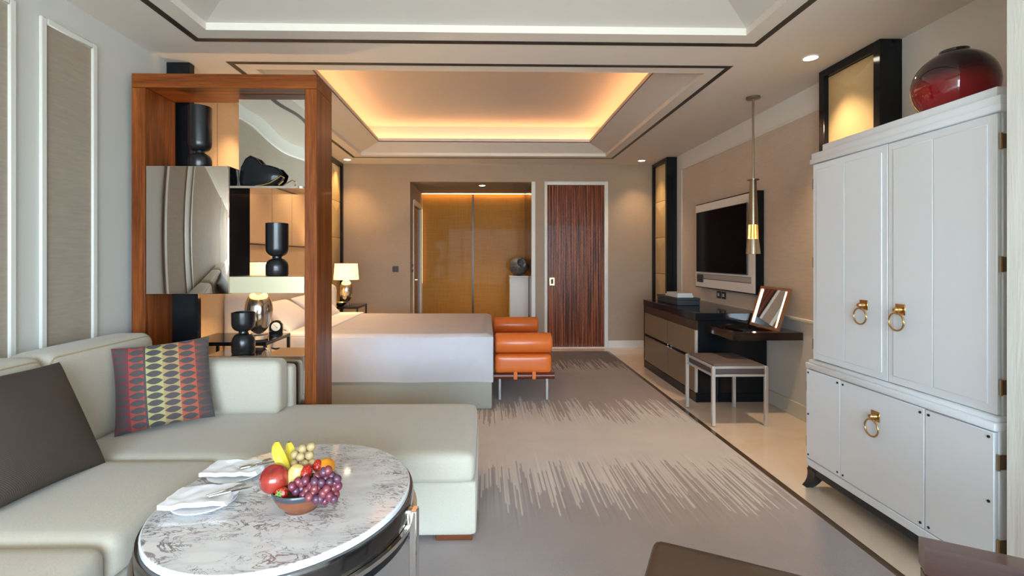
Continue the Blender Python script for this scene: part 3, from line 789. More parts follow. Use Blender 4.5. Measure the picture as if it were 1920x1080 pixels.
def cutlery(name, x, y, z, ln, rz, label):
    bm = NB()
    if name == 'knife':
        tube(bm, [(-ln / 2, 0, 0), (-ln * 0.1, 0, 0), (0.0, 0, 0)], 0.004, 8, radii=[0.004, 0.0045, 0.003])
        poly_prism(bm, [(0, -0.006, -0.001), (ln * 0.42, -0.006, -0.001), (ln / 2, 0.003, -0.001), (0, 0.005, -0.001)], (0, 0, 0.002))
    else:
        tube(bm, [(-ln / 2, 0, 0), (-ln * 0.1, 0, 0), (ln * 0.22, 0, 0.001)], 0.004, 8, radii=[0.004, 0.003, 0.0025])
        poly_prism(bm, [(ln * 0.2, -0.004, 0), (ln * 0.3, -0.010, 0), (ln * 0.36, -0.010, 0), (ln * 0.36, 0.010, 0), (ln * 0.3, 0.010, 0), (ln * 0.2, 0.004, 0)], (0, 0, 0.002))
        for k in range(4): box(bm, ln * 0.36, ln / 2, -0.010 + k * 0.0055, -0.0068 + k * 0.0055, 0, 0.002)
    o = ob(name, bm, chrome); o.location = (x, y, z); o.rotation_euler = (0, 0, rz)
    return tag(o, label, name, 'cutlery on the napkins')
plate(-0.934, 1.632, 0.098, 'round white plate under the napkin nearest the table edge')
plate(-0.938, 1.845, 0.098, 'round white plate behind the other plate beside the fruit')
napkin(-0.942, 1.632, TZ + 0.014, 0.205, 0.135, 0.10, 2.0, 'folded white napkin on the front plate')
napkin(-0.942, 1.845, TZ + 0.014, 0.205, 0.120, 0.06, 7.0, 'folded white napkin on the rear plate')
cutlery('fork', -0.872, 1.648, TZ + 0.038, 0.12, 0.75, 'small steel fork lying on the front napkin')
cutlery('knife', -0.850, 1.636, TZ + 0.038, 0.13, 0.55, 'small steel knife lying on the front napkin edge')
cutlery('fork', -0.876, 1.858, TZ + 0.038, 0.12, 0.7, 'small steel fork lying on the rear napkin')
cutlery('knife', -0.852, 1.848, TZ + 0.038, 0.13, 0.55, 'small steel knife lying on the rear napkin edge')

# fruit bowl
BX, BY = -0.600, 1.588
def bowl_mat():
    m, n, l, b = new_mat('glazed_terracotta')
    tc = n.new('ShaderNodeTexCoord'); sx = n.new('ShaderNodeSeparateXYZ'); l.new(tc.outputs['Object'], sx.inputs[0])
    z = math_n(n, l, 'DIVIDE', sx.outputs[2], 0.079)
    l.new(ramp(n, l, z, [(0.0, (0.55, 0.50, 0.45)), (0.1, (0.15, 0.050, 0.028)), (0.45, (0.25, 0.080, 0.034)), (0.72, (0.24, 0.076, 0.030)), (0.80, (0.05, 0.06, 0.07)), (1.0, (0.06, 0.07, 0.08))]), b.inputs['Base Color'])
    b.inputs['Roughness'].default_value = 0.18
    return m
o = ob('fruit_bowl', L([(0, 0.004), (0.046, 0.0), (0.050, 0.003), (0.051, 0.012), (0.070, 0.031), (0.084, 0.055), (0.090, 0.074), (0.088, 0.079), (0.084, 0.074), (0.077, 0.055), (0.060, 0.036), (0.0, 0.026)], (0, 0, 0), 48), bowl_mat())
o.location = (BX, BY, TZ + 0.0005)
tag(o, 'brown glazed pottery bowl full of fruit on the marble table', 'bowl')
def noise_col(name, a, c, scale=12, rough=0.3, coat=0.2, stretch=(1, 1, 1)):
    m, n, l, b = new_mat(name)
    l.new(ramp(n, l, nz(n, l, coords(n, l, stretch), scale, 3), [(0.35, a), (0.65, c)]), b.inputs['Base Color'])
    b.inputs['Roughness'].default_value = rough; b.inputs['Coat Weight'].default_value = coat
    return m
stem_m = M('fruit_stem', (0.09, 0.06, 0.03), 0.7)
leaf_m = M('strawberry_leaf', (0.14, 0.28, 0.06), 0.6)
# apple
def apple():
    r = 0.046
    prof = []
    for k in range(17):
        a = PI * k / 16; rr = r * math.sin(a) ** 0.9 * (1.0 + 0.06 * math.cos(a)); z = -r * 0.92 * math.cos(a)
        if k >= 14: z -= (k - 13) * 0.0035
        if k <= 1: z += 0.004 * (2 - k)
        prof.append((max(rr, 0.0), z))
    return L(prof, (0, 0, 0), 28)
t = thing('apple', 'big shiny red apple at the side of the fruit bowl', 'apple', (-0.676, 1.566, 0.642))
t.rotation_euler = (0.5, -0.15, 0)
ob('flesh', apple(), noise_col('apple_skin', (0.24, 0.010, 0.014), (0.36, 0.040, 0.022), 18, 0.15, 0.5, (1, 1, 0.3)), t, local=True)
ob('stem', Tb([(0, 0, 0.024), (0.002, 0, 0.036), (0.006, 0, 0.046)], 0.0018, 6), stem_m, t, local=True)
# bananas
ban_m = noise_col('banana_skin', (0.66, 0.50, 0.035), (0.72, 0.58, 0.09), 25, 0.4, 0.1)
def banana(p, r, label):
    pts = []; N = 12
    P0, P1, P2 = [Vector(q) for q in p]
    for i in range(N + 1):
        u = i / N; pts.append((1 - u) ** 2 * P0 + 2 * u * (1 - u) * P1 + u * u * P2)
    rad = [r * (0.18 + 0.82 * math.sin(PI * min(1, max(0, (i / N) * 0.96 + 0.03))) ** 0.5) for i in range(N + 1)]
    t = thing('banana', label, 'banana', tuple(P2), group='bananas in the fruit bowl')
    ob('peel', tube(NB(), pts, r, 6, radii=rad), ban_m, t)
    d = (pts[0] - pts[1]).normalized()
    ob('tip', Tb([pts[0] - d * 0.004, pts[0] + d * 0.004], 0.0045, 6), stem_m, t)
banana(((-0.700, 1.642, 0.728), (-0.690, 1.615, 0.690), (-0.642, 1.604, 0.628)), 0.0215, 'yellow banana standing up behind the red apple')
banana(((-0.676, 1.682, 0.712), (-0.668, 1.672, 0.678), (-0.630, 1.640, 0.628)), 0.0185, 'yellow banana tucked beside the pale longan bunch')
# longan bunch
t = thing('longan_bunch', 'bunch of pale brown longan fruit at the back of the bowl', 'longan bunch', (-0.605, 1.64, 0.62))
lm_ = noise_col('longan_skin', (0.36, 0.25, 0.11), (0.46, 0.34, 0.17), 60, 0.6, 0.0)
def sphere_mesh(name, r, mat, sz=1.0):
    bm = NB(); bmesh.ops.create_uvsphere(bm, u_segments=14, v_segments=9, radius=r)
    for v in bm.verts: v.co.z *= sz
    finish(bm); me = bpy.data.meshes.new(name); bm.to_mesh(me); bm.free(); me.materials.append(mat); return me
lme = sphere_mesh('longan', 0.0148, lm_)
for (x, y, z) in ((-0.615, 1.642, 0.707), (-0.586, 1.640, 0.714), (-0.638, 1.632, 0.660), (-0.617, 1.630, 0.684), (-0.588, 1.632, 0.688), (-0.600, 1.622, 0.663), (-0.642, 1.645, 0.686), (-0.577, 1.628, 0.664), (-0.603, 1.655, 0.660), (-0.620, 1.650, 0.640)):
    o = bpy.data.objects.new('longan', lme); COL.objects.link(o); o.parent = t; o.location = (x + 0.605, y - 1.64, z - 0.62)
ob('stalk', Tb([(-0.605, 1.648, 0.625), (-0.603, 1.648, 0.67), (-0.600, 1.650, 0.705)], 0.003, 6), stem_m, t)
# mango
o = ob('mango', L([(0, -0.043), (0.016, -0.038), (0.025, -0.022), (0.029, 0), (0.026, 0.022), (0.017, 0.037), (0, 0.043)], (0, 0, 0), 24, sy=0.8), noise_col('mango_skin', (0.62, 0.44, 0.13), (0.70, 0.54, 0.20), 20, 0.4, 0.1))
o.location = (-0.613, 1.580, 0.640); o.rotation_euler = (0.1, 0.2, 0); tag(o, 'pale yellow mango in the middle of the fruit bowl', 'mango')
# orange
t = thing('orange', 'whole orange at the back corner of the fruit bowl', 'orange', (-0.533, 1.628, 0.650))
ob('peel', L([(0.031 * math.sin(PI * k / 12), -0.029 * math.cos(PI * k / 12)) for k in range(13)], (-0.533, 1.628, 0.650), 24), noise_col('orange_peel', (0.72, 0.24, 0.01), (0.78, 0.30, 0.015), 60, 0.35, 0.1), t)
ob('navel', L([(0, 0.0285), (0.003, 0.0295), (0.0, 0.031)], (-0.533, 1.628, 0.650), 8), leaf_m, t)
# strawberries
def straw_mat():
    m, n, l, b = new_mat('strawberry_skin')
    vt = n.new('ShaderNodeTexVoronoi'); vt.inputs['Scale'].default_value = 190; l.new(coords(n, l), vt.inputs['Vector'])
    l.new(ramp(n, l, vt.outputs['Distance'], [(0.12, (0.62, 0.34, 0.10)), (0.24, (0.38, 0.015, 0.012))]), b.inputs['Base Color'])
    b.inputs['Roughness'].default_value = 0.25
    return m
sm = straw_mat()
def strawberry(x, y, z, rot, r, label):
    t = thing('strawberry', label, 'strawberry', (x, y, z), group='strawberries in the fruit bowl')
    t.rotation_euler = rot
    ob('berry', L([(0, -r * 1.25), (r * 0.45, -r * 1.05), (r * 0.82, -r * 0.45), (r * 0.98, 0.15 * r), (r * 0.8, 0.62 * r), (r * 0.4, 0.8 * r), (0, 0.76 * r)], (0, 0, 0), 20), sm, t, local=True)
    bm = NB()
    for k in range(6):
        a = 2 * PI * k / 6; c, s = math.cos(a), math.sin(a)
        poly_prism(bm, [(c * 0.1 * r - s * 0.2 * r, s * 0.1 * r + c * 0.2 * r, 0.85 * r), (c * 0.8 * r, s * 0.8 * r, 0.78 * r), (c * 0.1 * r + s * 0.2 * r, s * 0.1 * r - c * 0.2 * r, 0.85 * r)], (0, 0, 0.06 * r))
    tube(bm, [(0, 0, 0.8 * r), (0.1 * r, 0, 1.2 * r)], 0.0012, 5)
    ob('leaf_crown', bm, leaf_m, t, local=True)
strawberry(-0.579, 1.578, 0.655, (2.6, 0.3, 0), 0.021, 'strawberry standing tip up beside the mango')
strawberry(-0.553, 1.612, 0.660, (2.9, -0.2, 0), 0.018, 'strawberry tucked in front of the orange')
strawberry(-0.639, 1.535, 0.610, (0.9, -1.2, 0.5), 0.020, 'strawberry at the bowl rim under the apple')
strawberry(-0.490, 1.580, 0.632, (0.3, 0.3, 0), 0.017, 'strawberry peeping out beyond the grapes')
# grapes
t = thing('grape_bunch', 'bunch of dusky purple grapes spilling over the bowl rim', 'grape bunch', (-0.53, 1.53, 0.60))
gm = [noise_col('grape_skin_a', (0.10, 0.015, 0.032), (0.18, 0.032, 0.055), 40, 0.28, 0.2), noise_col('grape_skin_b', (0.055, 0.022, 0.050), (0.12, 0.040, 0.070), 40, 0.32, 0.2), noise_col('grape_skin_c', (0.15, 0.022, 0.030), (0.22, 0.048, 0.055), 40, 0.28, 0.2)]
gme = [sphere_mesh('grape', 0.0133, g, 1.15) for g in gm]
GP = [(-0.605, 1.529, 0.633), (-0.591, 1.544, 0.641), (-0.596, 1.536, 0.615), (-0.582, 1.547, 0.619), (-0.565, 1.534, 0.649), (-0.547, 1.53, 0.632), (-0.562, 1.534, 0.617), (-0.532, 1.521, 0.651), (-0.535, 1.511, 0.62), (-0.522, 1.524, 0.63), (-0.53, 1.542, 0.658), (-0.511, 1.522, 0.647), (-0.508, 1.532, 0.676), (-0.506, 1.541, 0.652), (-0.492, 1.509, 0.632), (-0.501, 1.507, 0.621), (-0.509, 1.502, 0.607), (-0.498, 1.512, 0.597), (-0.481, 1.504, 0.614), (-0.496, 1.536, 0.679), (-0.488, 1.547, 0.656), (-0.487, 1.525, 0.646), (-0.476, 1.538, 0.64), (-0.48, 1.532, 0.622), (-0.471, 1.532, 0.605), (-0.467, 1.536, 0.652), (-0.465, 1.538, 0.628), (-0.57, 1.529, 0.606), (-0.541, 1.499, 0.614), (-0.519, 1.496, 0.607), (-0.471, 1.514, 0.599), (-0.496, 1.541, 0.626), (-0.53, 1.513, 0.632), (-0.581, 1.544, 0.636)]
for i, q in enumerate(GP):
    o = bpy.data.objects.new('grape', gme[(i * 5 + i // 3) % 3]); COL.objects.link(o); o.parent = t
    o.location = Vector(q) - Vector((-0.53, 1.53, 0.60)); o.rotation_euler = (random.uniform(-0.6, 0.6), random.uniform(-0.6, 0.6), 0)
ob('stalk', Tb([(-0.58, 1.56, 0.628), (-0.545, 1.548, 0.630), (-0.51, 1.535, 0.622), (-0.495, 1.515, 0.605)], 0.0025, 6), leaf_m, t)

# ------------------------------------------------------------------ bed
t = thing('bed', 'wide bed made up in plain white linen behind the divider', 'bed', (-1.0, 5.1, 0))
ob('base', cushion(-2.10, 0.060, 4.275, 5.93, 0.006, 0.40, 0.02), bedbase, t)
ob('mattress', cushion(-2.10, 0.045, 4.29, 5.92, 0.40, 0.655, 0.05), linen, t)
def duvet():
    # one draped sheet: top, near and far drop and foot drop, with soft hems
    bm = NB(); nx, ny = 60, 60
    x0, x1, y0, y1, zt, drop = -2.08, 0.068, 4.262, 5.945, 0.672, 0.415
    g = []
    R = 0.035
    def path(s, a, b):
        # arc-length coordinate s: 0..1 over [drop | top | drop]
        pass
    ys = [(-drop * (1 - k / 10)) for k in range(10)] + [(y1 - y0) * k / 40 for k in range(41)] + [(y1 - y0) + drop * k / 10 for k in range(1, 11)]
    xs = [(x1 - x0) * k / 40 for k in range(41)] + [(x1 - x0) + drop * k / 10 for k in range(1, 11)]
    for sy in ys:
        row = []
        for sx in xs:
            W, D = x1 - x0, y1 - y0
            oy = max(0, -sy, sy - D); ox = max(0, sx - W)
            x = x0 + min(sx, W); y = y0 + min(max(sy, 0), D); z = zt
            dn = max(ox, oy)
            z -= dn
            # soften the top edge
            ey = min(abs(sy), abs(sy - D)) if oy == 0 else 0; ex = abs(W - sx) if ox == 0 else 0
            e = min(ey if oy == 0 else 9, ex if ox == 0 else 9) if dn == 0 else 0
            if dn == 0 and e < R: z -= R * (1 - math.sqrt(max(0, 1 - (1 - e / R) ** 2))) * 0.7
            w = 0.008 * noise.noise(Vector((x * 3, y * 3, z * 2)))
            if oy > 0: y += (-1 if sy < 0 else 1) * (0.004 + abs(w) * (oy / drop) * 1.2)
            if ox > 0: x += 0.004 + abs(w) * (ox / drop) * 1.2
            if dn == 0: z += 0.004 * noise.noise(Vector((x * 2, y * 2, 1)))
            elif dn > drop * 0.85: z += 0.012 * noise.noise(Vector((x * 2.5, y * 2.5, 5)))
            row.append(bm.verts.new((x, y, z)))
        g.append(row)
    for j in range(len(ys) - 1):
        for i in range(len(xs) - 1):
            # leave the folded-away outer corners open where both drops meet
            if (ys[j] < 0 or ys[j + 1] > y1 - y0) and xs[i + 1] > x1 - x0 and i >= 40: continue
            bm.faces.new((g[j][i], g[j][i + 1], g[j + 1][i + 1], g[j + 1][i]))
    for v in [v for v in bm.verts if not v.link_faces]: bm.verts.remove(v)
    r = bmesh.ops.solidify(bm, geom=bm.faces[:], thickness=0.008)
    return bm
ob('duvet', duvet(), linen, t)
ob('sheet_fold', cushion(-2.06, -1.48, 4.268, 5.938, 0.655, 0.688, 0.012, (0, 0, 0.004)), linen, t)
for (y0, y1) in ((4.34, 5.05), (5.15, 5.86)):
    bm = pillow(0.68, 0.40, 0.16)
    o = ob('bed_pillow', bm, linen)
    o.matrix_basis = Matrix.Translation((-1.90, (y0 + y1) / 2, 0.80)) @ Matrix.Rotation(PI / 2, 4, 'Z') @ Matrix.Rotation(-0.95, 4, 'X')
    tag(o, 'white bed pillow leaning on the headboard ' + ('nearest the divider' if y0 < 5 else 'by the far lamp'), 'pillow', 'white pillows on the bed')
hb = ob('headboard', cushion(-2.229, -2.11, 4.20, 6.0, 0.006, 1.05, 0.04, (0.01, 0, 0)), headfab, t)
for y0 in (4.155, 5.965):
    bm = cushion(-2.229, -1.84, y0, y0 + 0.085, 0.006, 1.05, 0.035, (0, 0.004, 0))
    for v in bm.verts:
        k = max(0, (v.co.x + 2.0) / 0.16)
        if v.co.z > 0.6: v.co.z -= 0.06 * k * k * (v.co.z - 0.6) / 0.45
    ob('headboard_wing', bm, headfab, t)

# ------------------------------------------------------------------ orange bench at the foot of the bed
t = thing('leather_bench', 'orange leather bench with two roll bolsters at the foot of the bed', 'bench', (0.35, 5.0, 0))
X0, X1, Y0, Y1 = 0.085, 0.622, 4.42, 5.78
m = NB()
railw = wood('bench_rail', (0.075, 0.015, 0.010), (0.16, 0.035, 0.02), 'X', 20, 0.2, 0.6)
for y in (Y0 + 0.03, Y1 - 0.03): ob('end_rail', Tb([(X0 - 0.008, y, 0.262), (X1 + 0.014, y, 0.262)], 0.029, 14), railw, t)
for x in (X0 + 0.05, X1 - 0.05): ob('side_rail', B(x - 0.02, x + 0.02, Y0 + 0.03, Y1 - 0.03, 0.252, 0.285, 0.006), railw, t)
for x in (0.136, 0.585):
    for y in (4.584, 5.62): ob('leg', L([(0.014, 0.006), (0.014, 0.25)], (x, y, 0), 14), nickel, t)
ob('seat_cushion', cushion(X0, X1 - 0.01, Y0, Y1, 0.288, 0.462, 0.035, (0, 0.006, 0.004)), orange_l, t)
for yc in (Y0 + 0.085, Y1 - 0.085):
    r = 0.0935; prof = [(0, 0), (r * 0.7, 0.004), (r * 0.93, 0.010), (r, 0.022), (r, X1 - X0 - 0.022), (r * 0.93, X1 - X0 - 0.010), (r * 0.7, X1 - X0 - 0.004), (0, X1 - X0)]
    bm = L(prof, (0, 0, 0), 28)
    bmesh.ops.transform(bm, matrix=Matrix.Translation((X0, yc, 0.5565)) @ Matrix.Rotation(PI / 2, 4, 'Y'), verts=bm.verts[:])
    bo = ob('bolster', bm, orange_l, t)
    for x in (X0 + 0.02, X1 - 0.02): ob('piping', ring(NB(), (x, yc, 0.5565), r + 0.0005, 0.003, 'X'), orange_l, bo)
for x in (0.275, 0.445):
    m = B(x - 0.017, x + 0.017, Y0 - 0.010, Y0 - 0.004, 0.240, 0.31, 0.002, 1); box(m, x - 0.017, x + 0.017, Y0 - 0.010, Y0 + 0.05, 0.238, 0.243)
    ob('strap', m, orange_l, t)

# ------------------------------------------------------------------ bedside tables, lamps, clock
def nightstand(x0, x1, y0, y1, z, label):
    t = thing('bedside_table', label, 'bedside table', ((x0 + x1) / 2, (y0 + y1) / 2, 0), group='black bedside tables')
    ob('top', B(x0, x1, y0, y1, z - 0.028, z, 0.003, 1), black, t)
    for x in (x0 + 0.012, x1 - 0.012):
        for y in (y0 + 0.012, y1 - 0.012): ob('leg', B(x - 0.011, x + 0.011, y - 0.011, y + 0.011, 0.006, z - 0.029, 0.002, 1), blackm, t)
    ob('lower_shelf', B(x0 + 0.024, x1 - 0.024, y0 + 0.024, y1 - 0.024, 0.20, 0.222, 0.002, 1), black, t)
NZT = 0.735
nightstand(-2.19, -1.596, 3.556, 4.00, NZT, 'black bedside table seen through the wooden divider')
nightstand(-2.19, -1.593, 6.09, 6.56, NZT, 'black bedside table on the far side of the bed')
merc = M('mercury_glass', (0.62, 0.55, 0.47), 0.16, 0.95)
crystal = M('crystal', (0.95, 0.96, 0.97), 0.03, 0, 0, 0.5, 0, 0.9, 1.5)
def shade_mat():
    m, n, l, b = new_mat('lit_linen_shade')
    b.inputs['Base Color'].default_value = (0.85, 0.68, 0.42, 1)
    b.inputs['Emission Color'].default_value = (1.0, 0.66, 0.26, 1); b.inputs['Emission Strength'].default_value = 1.15
    b.inputs['Roughness'].default_value = 0.9
    return m
shade_m = shade_mat()
def table_lamp(x, y, z, re, label, power):
    t = thing('table_lamp', label, 'lamp', (x, y, z), group='silver egg bedside lamps')
    ob('crystal_base', L([(0.0, 0), (re * 0.62, 0), (re * 0.66, 0.006), (re * 0.66, 0.030), (re * 0.5, 0.036), (0.0, 0.036)], (x, y, z), 28), crystal, t)
    eh = re * 3.4; pr = []
    for k in range(19):
        a = PI * k / 18; pr.append((re * math.sin(a) * (1 - 0.10 * math.cos(PI - a) * -1 * 0.6) if 0 < k < 18 else 0.0, 0.036 + eh / 2 - eh / 2 * math.cos(a)))
    ob('egg_body', L(pr, (x, y, z), 32), merc, t)
    zt = 0.036 + eh
    ob('neck', L([(0.020, zt - 0.012), (0.016, zt + 0.004), (0.009, zt + 0.010), (0.009, zt + 0.05), (0.0, zt + 0.05)], (x, y, z), 16), brass, t)
    z0, z1, r0, r1 = zt + 0.002, zt + 0.212, 0.158, 0.142
    s = ob('shade', L([(r0, z0), (r1, z1), (r1 - 0.004, z1), (r0 - 0.004, z0), (r0, z0)], (x, y, z), 40, cap=False), shade_m, t)
    bm = NB(); ring(bm, (x, y, z + z1), r1 - 0.002, 0.003, 'Z'); tube(bm, [(x - r1, y, z + z1 - 0.004), (x + r1, y, z + z1 - 0.004)], 0.002, 6); tube(bm, [(x, y, z + zt + 0.04), (x, y, z + z1)], 0.003, 6)
    ob('shade_ring', bm, brass, s)
    lo = lamp('lamp_bulb', 'POINT', (x, y, z + zt + 0.11), power, (1.0, 0.64, 0.30), shadow_soft_size=0.03)
    lo.parent = t; lo.matrix_parent_inverse = world_of(t).inverted()
table_lamp(-1.715, 3.70, NZT + 0.001, 0.098, 'silver egg lamp on the bedside table behind the divider shelves', 16)
table_lamp(-1.80, 6.30, NZT + 0.001, 0.086, 'lit silver egg lamp with cream shade beyond the bed', 16)
t = thing('alarm_clock', 'small black arched alarm clock on the bedside table', 'clock', (-1.685, 3.935, NZT + 0.001), rz=0.25)
m = NB(); pts = [(-0.05, 0.0), (0.05, 0.0), (0.05, 0.06)] + [(0.05 * math.cos(PI * k / 10), 0.06 + 0.05 * math.sin(PI * k / 10)) for k in range(1, 10)] + [(-0.05, 0.06)]
poly_prism(m, [(p[0], -0.015, p[1]) for p in pts], (0, 0.035, 0)); ob('case', m, black, t, local=True)
bm = L([(0.034, 0), (0.034, 0.004), (0, 0.004)], (0, 0, 0), 28); bmesh.ops.transform(bm, matrix=Matrix.Translation((0, -0.015, 0.060)) @ Matrix.Rotation(PI / 2, 4, 'X'), verts=bm.verts[:])
f = ob('dial', bm, M('clock_dial', (0.62, 0.64, 0.66), 0.4), t, local=True)
m = NB(); tube(m, [(0, -0.0205, 0.060), (0.014, -0.0205, 0.050)], 0.0015, 5); tube(m, [(0, -0.0205, 0.060), (-0.016, -0.0205, 0.078)], 0.0012, 5)
ob('hands', m, black, t, local=True)
# glass dish on the far bedside table
o = ob('glass_dish', L([(0, 0.004), (0.03, 0.0), (0.06, 0.018), (0.085, 0.05), (0.082, 0.05), (0.056, 0.022), (0, 0.010)], (0, 0, 0), 28), chrome)
o.location = (-1.83, 6.155, NZT + 0.001); tag(o, 'small silver dish beside the far bedside lamp', 'dish')

# ------------------------------------------------------------------ vestibule things
t = thing('pedestal', 'plain white square pedestal in the vestibule', 'pedestal', (0.545, 7.90, 0))
ob('shaft', B(0.396, 0.696, 7.76, 8.06, 0.0, 1.030, 0.004, 1), white, t); ob('cap', B(0.390, 0.6985, 7.752, 8.068, 1.031, 1.054, 0.003, 1), white, t)
t = thing('stone_sphere', 'dark grey hollow stone sphere resting on the pedestal', 'sculpture', (0.545, 7.90, 1.055))
prof = []
r = 0.155
for k in range(20):
    a = PI * k / 19 * 0.84; prof.append((r * math.sin(a), -r * math.cos(a)))
re_, ze = prof[-1]
prof += [(re_ * 0.86, ze - 0.006), (re_ * 0.6, ze - 0.05), (0.0, ze - 0.075)]
bm = L(prof, (0, 0, 0), 40)
bmesh.ops.transform(bm, matrix=Matrix.Translation((0.545, 7.90, 1.055 + r)) @ Matrix.Rotation(0.3, 4, 'Z') @ Matrix.Rotation(1.15, 4, 'X'), verts=bm.verts[:])
ob('shell', bm, noise_col('dark_stone', (0.045, 0.043, 0.042), (0.10, 0.095, 0.09), 30, 0.5, 0.0), t)
t = thing('light_switch', 'small dark square light switch on the far wall', 'switch', (-1.335, YF - 0.006, 1.136))
ob('plate', B(-1.378, -1.291, YF - 0.012, YF - 0.001, 1.136, 1.223, 0.002, 1), blackm, t); ob('rocker', B(-1.36, -1.309, YF - 0.016, YF - 0.0122, 1.155, 1.204, 0.002, 1), groove, t)
t = thing('wall_thermostat', 'small dark control plate on the vestibule side wall', 'switch', (NX0 + 0.004, 7.42, 1.15))
ob('plate', B(NX0 + 0.0005, NX0 + 0.012, 7.39, 7.46, 1.13, 1.25, 0.002, 1), blackm, t); ob('button', B(NX0 + 0.0122, NX0 + 0.015, 7.41, 7.44, 1.17, 1.21), nickel, t)

# ------------------------------------------------------------------ white armoire
t = thing('armoire', 'tall white lacquered armoire with brass ring pulls and black base', 'armoire', (2.27, 2.3, 0))
AX, AU, AW = 1.90, 1.93, 2.50
AY0, AY1 = 1.765, 2.827
ob('plinth', B(AX + 0.006, AW - 0.02, AY0 + 0.02, AY1 - 0.006, 0.085, 0.126, 0.004, 1), blackm, t)
def sabre(x, y, dx, dy):
    bm = NB(); R = []
    for k in range(7):
        u = k / 6; z = 0.11 * (1 - u); o_ = 0.045 * u ** 2.2; w = 0.034 - 0.014 * u
        cx, cy = x + dx * o_, y + dy * o_
        R.append([(cx - w, cy - w, z), (cx + w, cy - w, z), (cx + w, cy + w, z), (cx - w, cy + w, z)])
    return loft(R, True, bm)
for (x, y, dx, dy) in ((AX + 0.036, AY1 - 0.04, -0.7, 0.7), (AX + 0.036, AY0 + 0.055, -0.7, -0.5), (AW - 0.06, AY1 - 0.04, 0.2, 0.7), (AW - 0.06, AY0 + 0.055, 0.2, -0.5)):
    ob('foot', sabre(x, y, dx, dy), blackm, t)
ob('lower_body', B(AX + 0.018, AW, AY0, AY1, 0.126, 0.70, 0.003, 1), armoire_m, t)
ob('lower_rail', B(AX, AX + 0.018, AY0, AY1, 0.127, 0.168, 0.002, 1), armoire_m, t)
ob('waist_moulding', B(AX - 0.004, AW, AY0 - 0.004, AY1 + 0.003, 0.70, 0.731, 0.005, 2), armoire_m, t)
ob('waist_moulding', B(AX + 0.012, AW, AY0 + 0.004, AY1 - 0.004, 0.731, 0.750, 0.005, 2), armoire_m, t)
ob('upper_body', B(AU + 0.022, AW, AY0 + 0.018, AY1 - 0.012, 0.750, 1.90, 0.003, 1), armoire_m, t)
for (d, z0, z1) in ((0.014, 1.900, 1.928), (0.004, 1.928, 1.964), (-0.020, 1.964, 2.006)):
    ob('cornice', B(AU + 0.02 - d - 0.014, AW, AY0 + 0.012 - max(d, 0) - (0.0 if d >= 0 else -0.03), AY1 + 0.0 + min(d, 0) * 3, z0, z1, 0.004, 2), armoire_m, t)
def screw(parent, y, z, x):
    bm = L([(0, -0.003), (0.0055, -0.003), (0.006, 0.0)], (0, 0, 0), 10)
    bmesh.ops.transform(bm, matrix=Matrix.Translation((x, y, z)) @ Matrix.Rotation(PI / 2, 4, 'Y'), verts=bm.verts[:])
    ob('screw', bm, bronze_v, parent)
def ring_pull(parent, y, z, x):
    ob('pull_plate', B(x - 0.004, x, y - 0.026, y + 0.026, z - 0.024, z + 0.026, 0.0015, 1), brass, parent)
    bm = L([(0.0, 0), (0.012, 0), (0.010, 0.006), (0.007, 0.016), (0.012, 0.022), (0.009, 0.028), (0, 0.029)], (0, 0, 0), 16)
    bmesh.ops.transform(bm, matrix=Matrix.Translation((x - 0.004, y, z)) @ Matrix.Rotation(-PI / 2, 4, 'Y'), verts=bm.verts[:])
    ob('pull_boss', bm, brass, parent)
    ob('pull_ring', ring(NB(), (x - 0.022, y, z - 0.056), 0.041, 0.0042, 'X', 40, 10), brass, parent)
# upper doors: outer slab with two raised boards
ymid = 2.283
for k, (y0, y1, yp) in enumerate(((ymid + 0.002, AY1 - 0.014, 2.424), (AY0 + 0.022, ymid - 0.002, 2.206))):
    d = ob('door', B(AU + 0.004, AU + 0.022, y0, y1, 0.754, 1.897, 0.002, 1), armoire_m, t)
    yc = 2.560 if k == 0 else 2.045
    ya, yb = y0 + 0.032, y1 - 0.032
    for (a, c) in ((ya, yc - 0.0015), (yc + 0.0015, yb)):
        ob('board', B(AU, AU + 0.0045, a, c, 0.79, 1.862, 0.0018, 1), armoire_m, d)
    ring_pull(d, yp, 1.108, AU)
for (z, lo) in ((1.79, 0), (1.325, 0), (0.86, 0), (0.585, 1), (0.267, 1)):
    x = AX if lo else AU; y = AY0 if lo else AY0 + 0.018
    m = B(x + 0.018, x + 0.055, y - 0.0035, y, z - 0.028, z + 0.028, 0.001, 1); tube(m, [(x + 0.012, y - 0.003, z - 0.03), (x + 0.012, y - 0.003, z + 0.03)], 0.006, 8)
    ob('hinge', m, abrass, t)
for (z, lo) in ((1.785, 0), (1.322, 0), (0.84, 0), (0.585, 1), (0.267, 1)):
    x = AX if lo else AU; y = AY1 if lo else AY1 - 0.012
    m = B(x + 0.018, x + 0.055, y, y + 0.0035, z - 0.028, z + 0.028, 0.001, 1); tube(m, [(x + 0.010, y + 0.004, z - 0.03), (x + 0.010, y + 0.004, z + 0.03)], 0.006, 8)
    ob('hinge', m, abrass, t)
# lower front: drop door between two fixed panels
for k, (y0, y1) in enumerate(((2.5535, AY1 - 0.002), (2.0555, 2.5495), (AY0 + 0.003, 2.0515))):
    d = ob('drop_door' if k == 1 else 'front_panel', B(AX + 0.001, AX + 0.018, y0, y1, 0.172, 0.694, 0.002, 1), armoire_m, t)
    for y in (y0 + 0.018, y1 - 0.018):
        for z in (0.192, 0.674): screw(d, y, z, AX + 0.0012)
    if k == 0: screw(d, y1 - 0.018, 0.43, AX + 0.0012)
    if k == 2: screw(d, y0 + 0.018, 0.43, AX + 0.0012)
    if k == 1: ring_pull(d, 2.315, 0.577, AX + 0.001)

